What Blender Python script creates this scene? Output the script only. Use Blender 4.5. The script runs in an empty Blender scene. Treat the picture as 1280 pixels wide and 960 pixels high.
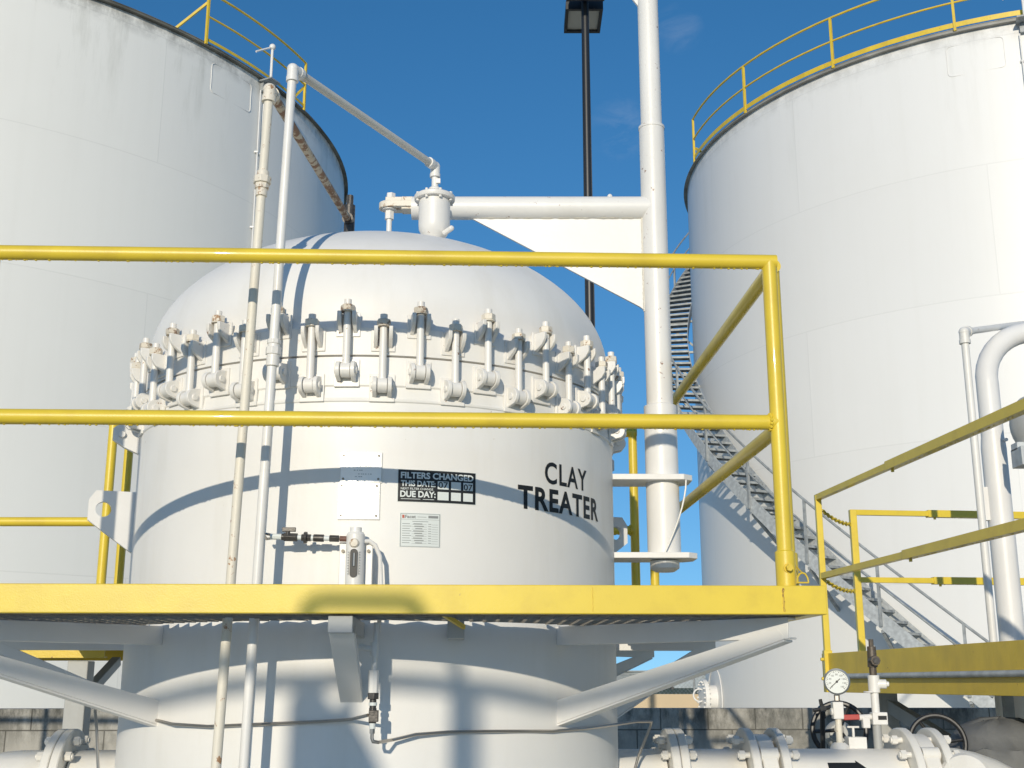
import bpy, math, random
from mathutils import Vector, Matrix
random.seed(7)
R_ = math.radians
sc = bpy.context.scene
col = sc.collection

# ------------------------------------------------------------------ camera geometry helpers
F = 1500.0; TH = R_(14.0); EYE = 1.6
def ray(u, v):
    x = (u-640)/F; y = (480-v)/F
    return x, math.cos(TH)-y*math.sin(TH), math.sin(TH)+y*math.cos(TH)
def at(u, v, Y):
    x, f, up = ray(u, v); s = Y/f
    return Vector((x*s, Y, EYE+up*s))
def hit(u, v, cx, cy, R, back=False):
    x, f, up = ray(u, v)
    a = x*x+f*f; b = -2*(x*cx+f*cy); c = cx*cx+cy*cy-R*R
    s = (-b+(1 if back else -1)*math.sqrt(max(b*b-4*a*c, 0)))/(2*a)
    return math.atan2(x*s-cx, -(f*s-cy)), EYE+up*s        # angle from -Y (positive to +X), height

# ------------------------------------------------------------------ mesh builder
class MB:
    def __init__(s): s.v = []; s.f = []; s.uv = None
    def add(s, vs, fs):
        o = len(s.v); s.v += [Vector(p) for p in vs]; s.f += [tuple(i+o for i in f) for f in fs]; return s
    def box(s, c, d, M=None):
        x, y, z = d[0]/2, d[1]/2, d[2]/2
        vs = [Vector((i*x, j*y, k*z)) for i in (-1, 1) for j in (-1, 1) for k in (-1, 1)]
        if M is not None: vs = [M @ p for p in vs]
        c = Vector(c)
        return s.add([p+c for p in vs], [(0,1,3,2),(4,6,7,5),(0,4,5,1),(2,3,7,6),(0,2,6,4),(1,5,7,3)])
    def bar(s, p0, p1, w, h, up=(0,0,1)):
        """box beam from p0 to p1, w sideways, h along up"""
        p0, p1 = Vector(p0), Vector(p1); d = (p1-p0); L = d.length; d = d/L
        sd = d.cross(Vector(up)).normalized(); uu = sd.cross(d)
        M = Matrix((sd, d, uu)).transposed()
        return s.box((p0+p1)/2, (w, L, h), M)
    def tube(s, pts, r, seg=16, caps=True):
        pts = [Vector(p) for p in pts]; n = len(pts)
        rr = r if isinstance(r, (list, tuple)) else [r]*n
        tan = []
        for i in range(n):
            a = pts[max(i-1, 0)]; b = pts[min(i+1, n-1)]
            if 0 < i < n-1: t = (pts[i]-a).normalized()+(b-pts[i]).normalized()
            else: t = b-a
            tan.append(t.normalized())
        nrm = tan[0].orthogonal().normalized(); vs = []
        for i in range(n):
            if i:
                q = tan[i-1].rotation_difference(tan[i]); nrm = q @ nrm
            nrm = (nrm-tan[i]*nrm.dot(tan[i])).normalized(); bn = tan[i].cross(nrm)
            k = 1.0
            if 0 < i < n-1:
                c = tan[i].dot((pts[i+1]-pts[i]).normalized()); k = 1/max(c, .4)
                # stretch only in the bend plane
                bd = ((pts[i+1]-pts[i]).normalized()-(pts[i]-pts[i-1]).normalized())
                bd = bd.normalized() if bd.length > 1e-6 else None
            for j in range(seg):
                a = 2*math.pi*j/seg; o = (nrm*math.cos(a)+bn*math.sin(a))*rr[i]
                if 0 < i < n-1 and bd is not None and k > 1.001: o = o+bd*o.dot(bd)*(k-1)
                vs.append(pts[i]+o)
        fs = [(i*seg+j, i*seg+(j+1) % seg, (i+1)*seg+(j+1) % seg, (i+1)*seg+j) for i in range(n-1) for j in range(seg)]
        if caps: fs += [tuple(range(seg))[::-1], tuple((n-1)*seg+j for j in range(seg))]
        return s.add(vs, fs)
    def cyl(s, p0, p1, r0, r1=None, seg=20): return s.tube([p0, p1], [r0, r0 if r1 is None else r1], seg)
    def lathe(s, prof, c=(0,0,0), seg=32, axis=None, a0=0, a1=2*math.pi):
        """prof: (r, z) list, about z (or axis) through c"""
        c = Vector(c); M = Matrix.Identity(3)
        if axis is not None: M = Vector((0,0,1)).rotation_difference(Vector(axis).normalized()).to_matrix()
        full = abs(a1-a0-2*math.pi) < 1e-6; m = seg if full else seg+1; vs = []
        for r, z in prof:
            for j in range(m):
                a = a0+(a1-a0)*j/seg; vs.append(c+M @ Vector((r*math.sin(a), -r*math.cos(a), z)))
        fs = [(i*m+j, i*m+(j+1) % m, (i+1)*m+(j+1) % m, (i+1)*m+j) for i in range(len(prof)-1) for j in range(m if full else m-1)]
        if full:
            if prof[0][0] > 1e-6: fs.append(tuple(range(m))[::-1])
            if prof[-1][0] > 1e-6: fs.append(tuple((len(prof)-1)*m+j for j in range(m)))
        return s.add(vs, fs)
    def prism(s, poly, t, M):
        """poly in local xy, thickness t along local z (centred), M 4x4"""
        n = len(poly); vs = [M @ Vector((x, y, -t/2)) for x, y in poly]+[M @ Vector((x, y, t/2)) for x, y in poly]
        return s.add(vs, [tuple(range(n))[::-1], tuple(range(n, 2*n))]+[(i, (i+1) % n, n+(i+1) % n, n+i) for i in range(n)])
    def ball(s, c, r, seg=8, rings=5, sc_=(1,1,1)):
        vs = []; fs = []
        for i in range(rings+1):
            t = math.pi*i/rings
            for j in range(seg):
                a = 2*math.pi*j/seg
                vs.append(Vector(c)+Vector((r*sc_[0]*math.sin(t)*math.cos(a), r*sc_[1]*math.sin(t)*math.sin(a), r*sc_[2]*math.cos(t))))
        for i in range(rings):
            for j in range(seg): fs.append((i*seg+j, (i+1)*seg+j, (i+1)*seg+(j+1) % seg, i*seg+(j+1) % seg))
        return s.add(vs, fs)
    def torus(s, c, R, r, axis, seg=40, rs=10):
        n = Vector(axis).normalized(); u = n.orthogonal().normalized(); w = n.cross(u); c = Vector(c); vs = []; fs = []
        for i in range(seg):
            a = 2*math.pi*i/seg; d = u*math.cos(a)+w*math.sin(a)
            for j in range(rs):
                b = 2*math.pi*j/rs; vs.append(c+d*(R+r*math.cos(b))+n*r*math.sin(b))
        for i in range(seg):
            for j in range(rs): fs.append((i*rs+j, ((i+1) % seg)*rs+j, ((i+1) % seg)*rs+(j+1) % rs, i*rs+(j+1) % rs))
        return s.add(vs, fs)
    def drips(s, p0, p1, r, gap=.03):
        p0, p1 = Vector(p0), Vector(p1); L = (p1-p0).length; x = random.random()*gap
        while x < L:
            p = p0.lerp(p1, x/L)-Vector((0, 0, r*.97)); q = random.uniform(.002, .0048)
            s.ball(p, q, 6, 4, (1.2, 1.2, 1)); x += gap*random.uniform(.15, 1.6)
        return s
    def build(s, name, mat, parent=None, smooth=35, bevel=0, origin=None, uv=None):
        me = bpy.data.meshes.new(name)
        o3 = Vector(origin) if origin is not None else (wpos(parent) if parent else Vector((0,0,0)))
        me.from_pydata([tuple(p-o3) for p in s.v], [], s.f); me.validate(); me.update()
        import bmesh
        bm = bmesh.new(); bm.from_mesh(me); bmesh.ops.recalc_face_normals(bm, faces=bm.faces); bm.to_mesh(me); bm.free()
        if smooth:
            me.polygons.foreach_set('use_smooth', [True]*len(me.polygons)); me.set_sharp_from_angle(angle=R_(smooth))
        me.materials.append(mat)
        o = bpy.data.objects.new(name, me); col.objects.link(o)
        if parent: o.parent = parent; o.location = o3-wpos(parent)
        else: o.location = o3
        if bevel:
            b = o.modifiers.new('bevel', 'BEVEL'); b.width = bevel; b.segments = 2; b.limit_method = 'ANGLE'; b.angle_limit = R_(40); b.harden_normals = False
        return o
def wpos(o):
    p = Vector(o.location); q = o.parent
    while q: p = p+Vector(q.location); q = q.parent
    return p
def tag(o, label=None, cat=None, group=None, kind=None):
    for k, x in (('label', label), ('category', cat), ('group', group), ('kind', kind)):
        if x: o[k] = x
    return o
def thing(name, loc, label, cat, group=None):
    o = bpy.data.objects.new(name, None); o.empty_display_size = .2; o.location = loc; col.objects.link(o)
    return tag(o, label, cat, group)
def arc(c, a, b, ax, n=8, ang=90):
    """points of a bend: start direction radius vector a, turning towards b"""
    c, a, b = Vector(c), Vector(a), Vector(b)
    return [c+a*math.cos(R_(ang)*i/n)+b*math.sin(R_(ang)*i/n) for i in range(n+1)]

# ------------------------------------------------------------------ materials
def mat(name, color, rough=.4, metal=0, var=.04, vscale=3, bump=0, bscale=60, rust=None, rust_amt=.0, rust_scale=14, dirt=None, dirt_amt=0, dirt_scale=(2,2,.5), coat=0, spec=.5, wave=0):
    m = bpy.data.materials.new(name); m.use_nodes = True
    nt = m.node_tree; N = nt.nodes; L = nt.links; b = N['Principled BSDF']
    b.inputs['Roughness'].default_value = rough; b.inputs['Metallic'].default_value = metal
    b.inputs['Specular IOR Level'].default_value = spec; b.inputs['Coat Weight'].default_value = coat
    tc0 = N.new('ShaderNodeTexCoord'); oi = N.new('ShaderNodeObjectInfo')
    class tc: pass
    va = N.new('ShaderNodeVectorMath'); va.operation = 'MULTIPLY_ADD'; va.inputs[1].default_value = (37, 23, 19)
    L.new(oi.outputs['Random'], va.inputs[0]); L.new(tc0.outputs['Object'], va.inputs[2]); tc.outputs = {'Object': va.outputs[0]}
    n = N.new('ShaderNodeTexNoise'); n.inputs['Scale'].default_value = vscale; n.inputs['Detail'].default_value = 6
    L.new(tc.outputs['Object'], n.inputs['Vector'])
    r = N.new('ShaderNodeValToRGB'); r.color_ramp.elements[0].position = .3; r.color_ramp.elements[1].position = .7
    r.color_ramp.elements[0].color = [c*(1-var) for c in color]+[1]; r.color_ramp.elements[1].color = [min(c*(1+var), 1) for c in color]+[1]
    L.new(n.outputs['Fac'], r.inputs['Fac']); out = r.outputs['Color']
    def mixin(out, fac, c2):
        mx = N.new('ShaderNodeMix'); mx.data_type = 'RGBA'
        L.new(fac, mx.inputs['Factor']); L.new(out, mx.inputs['A']); mx.inputs['B'].default_value = list(c2)+[1]
        return mx.outputs['Result']
    if dirt:
        mp = N.new('ShaderNodeMapping'); mp.inputs['Scale'].default_value = dirt_scale; L.new(tc.outputs['Object'], mp.inputs['Vector'])
        n2 = N.new('ShaderNodeTexNoise'); n2.inputs['Scale'].default_value = 2; n2.inputs['Detail'].default_value = 8; n2.inputs['Roughness'].default_value = .65
        L.new(mp.outputs['Vector'], n2.inputs['Vector'])
        mr = N.new('ShaderNodeMapRange'); mr.inputs['From Min'].default_value = .5; mr.inputs['From Max'].default_value = .8; mr.inputs['To Max'].default_value = dirt_amt
        L.new(n2.outputs['Fac'], mr.inputs['Value']); out = mixin(out, mr.outputs['Result'], dirt)
    if rust:
        n3 = N.new('ShaderNodeTexNoise'); n3.inputs['Scale'].default_value = rust_scale; n3.inputs['Detail'].default_value = 9; n3.inputs['Roughness'].default_value = .7
        L.new(tc.outputs['Object'], n3.inputs['Vector'])
        mr = N.new('ShaderNodeMapRange'); mr.inputs['From Min'].default_value = .66-rust_amt*.3; mr.inputs['From Max'].default_value = .70-rust_amt*.3
        mr.inputs['To Max'].default_value = .9
        L.new(n3.outputs['Fac'], mr.inputs['Value']); out = mixin(out, mr.outputs['Result'], rust)
    L.new(out, b.inputs['Base Color'])
    if bump:
        nb = N.new('ShaderNodeTexNoise'); nb.inputs['Scale'].default_value = bscale; nb.inputs['Detail'].default_value = 3
        L.new(tc.outputs['Object'], nb.inputs['Vector'])
        bp = N.new('ShaderNodeBump'); bp.inputs['Strength'].default_value = bump; bp.inputs['Distance'].default_value = .004
        if wave:
            nw_ = N.new('ShaderNodeTexNoise'); nw_.inputs['Scale'].default_value = 2.5; nw_.inputs['Detail'].default_value = 2; L.new(tc.outputs['Object'], nw_.inputs['Vector'])
            am = N.new('ShaderNodeMath'); am.operation = 'MULTIPLY_ADD'; am.inputs[1].default_value = wave; L.new(nw_.outputs['Fac'], am.inputs[0]); L.new(nb.outputs['Fac'], am.inputs[2]); L.new(am.outputs[0], bp.inputs['Height'])
        else: L.new(nb.outputs['Fac'], bp.inputs['Height'])
        L.new(bp.outputs['Normal'], b.inputs['Normal'])
    return m
RUST = (.22, .085, .03)
WHITE = mat('white_paint', (.80, .785, .755), .38, bump=.12, bscale=45, dirt=(.62,.58,.48), dirt_amt=.25)
WHITEP = mat('white_paint_pipe', (.80, .785, .75), .35, bump=.12, bscale=60, dirt=(.55,.5,.4), dirt_amt=.35, dirt_scale=(6,6,3))
WHITEC = mat('chipped_white_paint', (.80, .78, .74), .38, bump=.15, bscale=60, rust=RUST, rust_amt=.08, rust_scale=24, dirt=(.55,.5,.4), dirt_amt=.3)
SHELL = mat('vessel_white_paint', (.82, .805, .77), .46, bump=.10, bscale=38, wave=12, var=.025, rust=(.42,.33,.22), rust_amt=-.12, rust_scale=22, dirt=(.60,.56,.46), dirt_amt=.30, dirt_scale=(3,3,.45))
WELD = mat('weld_bead_paint', (.70, .66, .56), .5, bump=.8, bscale=160, rust=(.36,.22,.11), rust_amt=.12, rust_scale=40)
WELDY = mat('rusting_yellow_weld', (.62, .42, .06), .6, bump=.5, bscale=120, rust=RUST, rust_amt=.4, rust_scale=60)
CREAM = mat('cream_paint_rusty', (.76, .71, .60), .5, bump=.25, bscale=90, rust=(.36, .17, .06), rust_amt=.17, rust_scale=30)
RUSTP = mat('rusty_cream_pipe', (.60, .50, .36), .65, bump=.4, bscale=90, rust=(.24,.11,.05), rust_amt=.6, rust_scale=26)
NUT = mat('rust_edged_nut_paint', (.76, .70, .59), .5, bump=.3, bscale=120, rust=(.33,.17,.07), rust_amt=.30, rust_scale=34)
YEL = mat('yellow_gloss_paint', (.76, .565, .045), .38, var=.06, vscale=5, bump=.10, bscale=230, coat=.2, rust=(.45,.30,.06), rust_amt=-.06, rust_scale=16, dirt=(.42,.27,.04), dirt_amt=.35, dirt_scale=(3,3,3))
YELR = mat('yellow_paint_worn', (.73, .52, .045), .42, var=.08, vscale=6, bump=.3, bscale=110, rust=(.25,.09,.03), rust_amt=.05, rust_scale=18, dirt=(.40,.26,.05), dirt_amt=.4)
GALV = mat('galvanised_steel', (.50, .52, .52), .5, metal=.2, var=.2, vscale=14, bump=.1, bscale=40)
GALVD = mat('weathered_galvanised_steel', (.33, .35, .355), .6, metal=.2, var=.25, vscale=9, bump=.1, bscale=40)
DARK = mat('dark_fitting_metal', (.075, .07, .065), .42, metal=.4, var=.25, vscale=40, bump=.2, bscale=150)
BLACK = mat('black_enamel', (.018, .019, .021), .4, bump=.1, bscale=60)
STEEL = mat('stainless_tube', (.45, .42, .38), .3, metal=.9, var=.1)
RIVET = mat('tarnished_rivet', (.30, .26, .20), .5)
PLATE = mat('polished_nameplate', (.86, .86, .84), .32, metal=.25, var=.05, vscale=18, bump=.15, bscale=60)
INK = mat('black_ink', (.012, .013, .014), .5)
SIGNW = mat('white_decal', (.72, .76, .74), .45)
RED = mat('red_handle', (.45, .06, .05), .5)
LENS = mat('lamp_lens', (.35, .34, .30), .25, spec=.6)
BEIGE = mat('beige_wall_paint', (.62, .50, .34), .8, var=.08, vscale=.5)
NUTC = mat('grimy_cream_nut_paint', (.62, .56, .46), .55, bump=.3, bscale=120, rust=(.20,.11,.06), rust_amt=.45, rust_scale=40)
DULLP = mat('weathered_white_pipe', (.66, .63, .56), .55, dirt=(.42,.36,.28), dirt_amt=.6, dirt_scale=(2.2,2.2,2.2))
GREYP = mat('grey_primer_paint', (.42, .43, .42), .5, bump=.15, bscale=60, dirt=(.25,.24,.22), dirt_amt=.5)
GREYD = mat('dusty_grey_paint_with_shade', (.16, .165, .165), .7, bump=.6, bscale=40, dirt=(.14,.13,.12), dirt_amt=.5)  # grey darkened so the colour itself carries the strainer's shade
GRATE = mat('expanded_steel_mesh', (.33, .30, .25), .55, metal=.4, var=.3, vscale=20)
CREAMP = mat('cream_pipe_paint', (.79, .77, .72), .42, bump=.2, bscale=50, rust=(.4,.22,.1), rust_amt=.03, rust_scale=9, dirt=(.5,.45,.36), dirt_amt=.4)

def tank_mat(name, base, stain, off, seed):
    m = bpy.data.materials.new(name); m.use_nodes = True
    nt = m.node_tree; N = nt.nodes; L = nt.links; b = N['Principled BSDF']; b.inputs['Roughness'].default_value = .42
    uv = N.new('ShaderNodeUVMap'); uv.uv_map = 'UVMap'
    def mapping(scale, loc=(0,0,0)):
        mp = N.new('ShaderNodeMapping'); mp.inputs['Scale'].default_value = scale; mp.inputs['Location'].default_value = loc
        L.new(uv.outputs['UV'], mp.inputs['Vector']); return mp.outputs['Vector']
    br = N.new('ShaderNodeTexBrick'); L.new(mapping((1,1,1), (seed*3.3, off, 0)), br.inputs['Vector'])
    br.inputs['Scale'].default_value = 1; br.inputs['Brick Width'].default_value = 7.5; br.inputs['Row Height'].default_value = 2.5; br.inputs['Mortar Size'].default_value = .011; br.inputs['Mortar Smooth'].default_value = .3
    br.inputs['Color1'].default_value = base+(1,); br.inputs['Color2'].default_value = tuple(c*.985 for c in base)+(1,); br.inputs['Mortar'].default_value = tuple(c*.925 for c in base)+(1,)
    def noise(vec, scale, detail=6, rough=.6):
        n = N.new('ShaderNodeTexNoise'); n.inputs['Scale'].default_value = scale; n.inputs['Detail'].default_value = detail; n.inputs['Roughness'].default_value = rough
        L.new(vec, n.inputs['Vector']); return n.outputs['Fac']
    def rng(val, a, c, lo=0, hi=1):
        mr = N.new('ShaderNodeMapRange'); mr.inputs['From Min'].default_value = a; mr.inputs['From Max'].default_value = c; mr.inputs['To Min'].default_value = lo; mr.inputs['To Max'].default_value = hi
        L.new(val, mr.inputs['Value']); return mr.outputs['Result']
    def mul(a, c):
        q = N.new('ShaderNodeMath'); q.operation = 'MULTIPLY'; L.new(a, q.inputs[0])
        if isinstance(c, float): q.inputs[1].default_value = c
        else: L.new(c, q.inputs[1])
        return q.outputs[0]
    def mix(a, fac, c):
        mx = N.new('ShaderNodeMix'); mx.data_type = 'RGBA'; L.new(fac, mx.inputs['Factor']); L.new(a, mx.inputs['A']); mx.inputs['B'].default_value = c+(1,); return mx.outputs['Result']
    out = br.outputs['Color']
    # faint rain streaks over the whole height and blotchy wear
    out = mix(out, rng(noise(mapping((1.6,.05,1)), 2, 8), .5, .78, 0, .08), (.56,.54,.46))
    out = mix(out, rng(noise(mapping((.25,.2,1)), 1.3, 8), .45, .75, 0, .10), (.60,.58,.52))
    # mildew runs that start at the rim
    sep = N.new('ShaderNodeSeparateXYZ'); L.new(uv.outputs['UV'], sep.inputs[0])
    top = sep.outputs['Y']
    run = mul(rng(top, 11.0, 13.55), rng(noise(mapping((.8,.10,1), (seed, 0, 0)), 2.2, 9, .7), .53, .74, 0, stain))
    out = mix(out, run, (.24,.24,.17))
    rim = mul(rng(top, 13.10, 13.58), rng(noise(mapping((1.5,1.2,1), (seed, 2, 0)), 2.0, 8, .7), .40, .60, 0, min(stain*1.5, 1.0)))
    out = mix(out, rim, (.05,.05,.04))
    L.new(out, b.inputs['Base Color'])
    bp = N.new('ShaderNodeBump'); bp.inputs['Strength'].default_value = .25; bp.inputs['Distance'].default_value = .01
    ad = N.new('ShaderNodeMath'); ad.operation = 'MULTIPLY_ADD'; L.new(br.outputs['Fac'], ad.inputs[0]); ad.inputs[1].default_value = .7
    L.new(noise(mapping((.3,.3,1)), 2.0, 3), ad.inputs[2]); L.new(ad.outputs[0], bp.inputs['Height']); L.new(bp.outputs['Normal'], b.inputs['Normal'])
    return m
TANKL = tank_mat('white_tank_paint_mildewed', (.85, .84, .79), .5, -.8, 1.0)
TANKR = tank_mat('white_tank_paint', (.80, .795, .775), .22, -.8, 5.0)

def ground_mat():
    m = bpy.data.materials.new('ground_concrete_and_turf'); m.use_nodes = True; nt = m.node_tree; N = nt.nodes; L = nt.links; b = N['Principled BSDF']; b.inputs['Roughness'].default_value = .9
    tc = N.new('ShaderNodeTexCoord'); n = N.new('ShaderNodeTexNoise'); n.inputs['Scale'].default_value = .6; n.inputs['Detail'].default_value = 10; L.new(tc.outputs['Object'], n.inputs['Vector'])
    r = N.new('ShaderNodeValToRGB'); r.color_ramp.elements[0].color = (.42,.42,.355,1); r.color_ramp.elements[1].color = (.60,.60,.50,1); L.new(n.outputs['Fac'], r.inputs['Fac'])
    g = N.new('ShaderNodeValToRGB'); g.color_ramp.elements[0].color = (.07,.085,.025,1); g.color_ramp.elements[1].color = (.17,.17,.06,1)
    n2 = N.new('ShaderNodeTexNoise'); n2.inputs['Scale'].default_value = .08; n2.inputs['Detail'].default_value = 8; L.new(tc.outputs['Object'], n2.inputs['Vector']); L.new(n2.outputs['Fac'], g.inputs['Fac'])
    sp = N.new('ShaderNodeSeparateXYZ'); L.new(tc.outputs['Object'], sp.inputs[0])
    mr = N.new('ShaderNodeMapRange'); mr.inputs['From Min'].default_value = 46; mr.inputs['From Max'].default_value = 48; L.new(sp.outputs['Y'], mr.inputs['Value'])
    mx = N.new('ShaderNodeMix'); mx.data_type = 'RGBA'; L.new(mr.outputs['Result'], mx.inputs['Factor']); L.new(r.outputs['Color'], mx.inputs['A']); L.new(g.outputs['Color'], mx.inputs['B'])
    L.new(mx.outputs['Result'], b.inputs['Base Color']); return m

def block_mat():
    m = bpy.data.materials.new('stained_concrete_block'); m.use_nodes = True; nt = m.node_tree; N = nt.nodes; L = nt.links; b = N['Principled BSDF']; b.inputs['Roughness'].default_value = .9
    uv = N.new('ShaderNodeUVMap'); uv.uv_map = 'UVMap'
    br = N.new('ShaderNodeTexBrick'); br.inputs['Scale'].default_value = 1; br.inputs['Brick Width'].default_value = .405; br.inputs['Row Height'].default_value = .203; br.inputs['Mortar Size'].default_value = .006; br.inputs['Mortar Smooth'].default_value = .2
    br.inputs['Color1'].default_value = (.47,.45,.40,1); br.inputs['Color2'].default_value = (.40,.38,.335,1); br.inputs['Mortar'].default_value = (.15,.14,.12,1)
    L.new(uv.outputs['UV'], br.inputs['Vector'])
    def ns(scale, sc3, d=10):
        mp = N.new('ShaderNodeMapping'); mp.inputs['Scale'].default_value = sc3; L.new(uv.outputs['UV'], mp.inputs['Vector'])
        n = N.new('ShaderNodeTexNoise'); n.inputs['Scale'].default_value = scale; n.inputs['Detail'].default_value = d; n.inputs['Roughness'].default_value = .72; L.new(mp.outputs['Vector'], n.inputs['Vector']); return n.outputs['Fac']
    def mix(a, val, f0, f1, hi, c, extra=None):
        mr = N.new('ShaderNodeMapRange'); mr.inputs['From Min'].default_value = f0; mr.inputs['From Max'].default_value = f1; mr.inputs['To Max'].default_value = hi; L.new(val, mr.inputs['Value'])
        fac = mr.outputs['Result']
        if extra is not None:
            q = N.new('ShaderNodeMath'); q.operation = 'MULTIPLY'; L.new(fac, q.inputs[0]); L.new(extra, q.inputs[1]); fac = q.outputs[0]
        mx = N.new('ShaderNodeMix'); mx.data_type = 'RGBA'; L.new(fac, mx.inputs['Factor']); L.new(a, mx.inputs['A']); mx.inputs['B'].default_value = c+(1,); return mx.outputs['Result']
    out = br.outputs['Color']
    out = mix(out, ns(3.5, (1,.8,1)), .46, .64, .65, (.14,.135,.115))
    sp = N.new('ShaderNodeSeparateXYZ'); L.new(uv.outputs['UV'], sp.inputs[0])
    mr = N.new('ShaderNodeMapRange'); mr.inputs['From Min'].default_value = 1.0; mr.inputs['From Max'].default_value = 1.38; L.new(sp.outputs['Y'], mr.inputs['Value'])
    out = mix(out, ns(4, (1.3,.5,1)), .42, .58, .9, (.06,.06,.05), mr.outputs['Result'])
    out = mix(out, ns(.7, (1,.3,1), 4), .50, .66, .55, (.10,.11,.11))
    L.new(out, b.inputs['Base Color'])
    bp = N.new('ShaderNodeBump'); bp.inputs['Distance'].default_value = .008; bp.inputs['Strength'].default_value = .5; bp.invert = True
    ad = N.new('ShaderNodeMath'); ad.operation = 'MULTIPLY_ADD'; L.new(ns(60, (1,1,1), 4), ad.inputs[0]); ad.inputs[1].default_value = .5; L.new(br.outputs['Fac'], ad.inputs[2])
    L.new(ad.outputs[0], bp.inputs['Height']); L.new(bp.outputs['Normal'], b.inputs['Normal']); return m

# ------------------------------------------------------------------ ground
g = MB(); S = 6000
g.add([(-S,-S,0),(S,-S,0),(S,S,0),(-S,S,0)], [(0,1,2,3)])
tag(g.build('ground', ground_mat(), smooth=0), kind='structure')

# ------------------------------------------------------------------ frames of reference
C = Vector((-.57, 5.12, 0)); ROT = R_(2.1)
PX = Vector((math.cos(ROT), math.sin(ROT), 0)); QY = Vector((-math.sin(ROT), math.cos(ROT), 0))
def P(p, q, h): return C+PX*p+QY*q+Vector((0,0,EYE+h))       # platform frame, h above the eye
def V(a, r, h):                                              # vessel polar frame, a in degrees from -Y towards +X
    return C+Vector((r*math.sin(R_(a)), -r*math.cos(R_(a)), EYE+h))

# ------------------------------------------------------------------ storage tanks
def set_uv(o, fn):
    me = o.data; ul = me.uv_layers.new(name='UVMap')
    for p in me.polygons:
        cs = [fn(me.vertices[me.loops[li].vertex_index].co) for li in p.loop_indices]
        us = [c[0] for c in cs]
        for li, (u, v, per) in zip(p.loop_indices, cs):
            if per and max(us)-u > per/2: u += per
            ul.data[li].uv = (u, v)
TL = (-13.5, 26.5, 9.42); TR = (11.76, 27.05, 7.43); TOP = 13.6
def storage_tank(spec, m, label, rimmat):
    cx, cy, R = spec; t = thing('storage_tank', (cx, cy, 0), label, 'storage tank', 'white fuel storage tanks')
    s = MB(); s.lathe([(R, 0), (R, 2.5), (R, 5), (R, 7.5), (R, 10), (R, 12), (R, TOP)], (cx, cy, 0), 180)
    s.f = [f for f in s.f if len(f) == 4]
    o = s.build('shell', m, t)
    set_uv(o, lambda c: ((math.atan2(c.x, -c.y) % (2*math.pi))*R, c.z, 2*math.pi*R))
    rf = MB(); rf.lathe([(R+.03, TOP+.005), (R*.5, TOP+.55), (0, TOP+1.0)], (cx, cy, 0), 120); rf.build('roof', WHITE, t)
    rim = MB()
    rim.lathe([(R+.004, TOP-.09), (R+.09, TOP-.09), (R+.09, TOP-.078), (R+.016, TOP-.078), (R+.016, TOP+.02), (R+.004, TOP+.02), (R+.004, TOP-.09)], (cx, cy, 0), 180)
    rim.build('rim_angle', rimmat, t)
    return t
RIMD = mat('mildewed_rim_paint', (.16, .155, .13), .7, var=.6, vscale=1.2)
RIMG = mat('weathered_grey_rim', (.30, .29, .26), .7, var=.35, vscale=2)
tl = storage_tank(TL, TANKL, 'large white storage tank at left with black mildew along its rim', RIMD)
tr = storage_tank(TR, TANKR, 'large clean white storage tank at right with a staircase winding up its side', RIMG)
def TP(spec, a, dr, z): return Vector((spec[0]+(spec[2]+dr)*math.sin(a), spec[1]-(spec[2]+dr)*math.cos(a), z))
def rounded_plate(spec, t, u0, v0, u1, v1, a_tilt=0):
    a0, z0 = hit(u0, v0, *spec); a1, z1 = hit(u1, v1, *spec); w = (a1-a0)*spec[2]; hgt = .62; r = .08
    top = TOP-.32; m = MB(); pts = []
    for cx_, cz_, st in ((w-r, -r, 90), (r, -r, 180+0), (r, -hgt+r, 270-0), (w-r, -hgt+r, 0)):
        pass
    ring = []
    for (cx_, cz_, s0) in ((w-r, -r, 0), (r, -r, 90), (r, -hgt+r, 180), (w-r, -hgt+r, 270)):
        for i in range(6):
            b = R_(s0+90*i/5); ring.append((cx_+r*math.cos(b), cz_+r*math.sin(b)))
    pts = [TP(spec, a0+x/spec[2], .004, top+z) for x, z in ring]; pts.append(pts[0])
    m.tube(pts, .007, 6); m.build('patch_weld', WHITE, t)
rounded_plate(TL, tl, 266, 70, 315, 95)
rounded_plate(TR, tr, 1182, 60, 1254, 50)
# vertical conduit runs and gauge bracket on the tanks
def conduit(spec, t, u, v, z0, n=2):
    a, _ = hit(u, v, *spec); m = MB()
    for k in range(n):
        aa = a+k*.012; m.tube([TP(spec, aa, .05, z0), TP(spec, aa, .05, TOP-.35)], .014, 8)
        z = z0+.5
        while z < TOP-.4: m.box(TP(spec, aa, .025, z), (.07, .07, .03)); z += 1.6
    m.build('conduit', WHITE, t)
conduit(TL, tl, 322, 140, 5.0); conduit(TR, tr, 1276, 60, 9.0, 1)
def gauge_bracket(spec, t, u, v, s):
    a, _ = hit(u, v, *spec); m = MB()
    m.box(TP(spec, a, .18, TOP-.14), (.30, .30, .03), Matrix.Rotation(a, 3, 'Z')); m.box(TP(spec, a, .05, TOP-.24), (.18, .08, .2), Matrix.Rotation(a, 3, 'Z'))
    m.build('bracket', GALVD, t)
    m = MB(); m.cyl(TP(spec, a, .2, TOP-.12), TP(spec, a, .2, TOP+.62), .028, seg=10); m.ball(TP(spec, a, .2, TOP+.64), .07, 10, 6)
    m.tube([TP(spec, a, .2, TOP+.64), TP(spec, a-s*.045, .15, TOP+.34)], .02, 8); m.build('gauge_pipe', WHITE, t)
gauge_bracket(TL, tl, 329, 96, 1); gauge_bracket(TR, tr, 1279, 22, 1)
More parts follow.
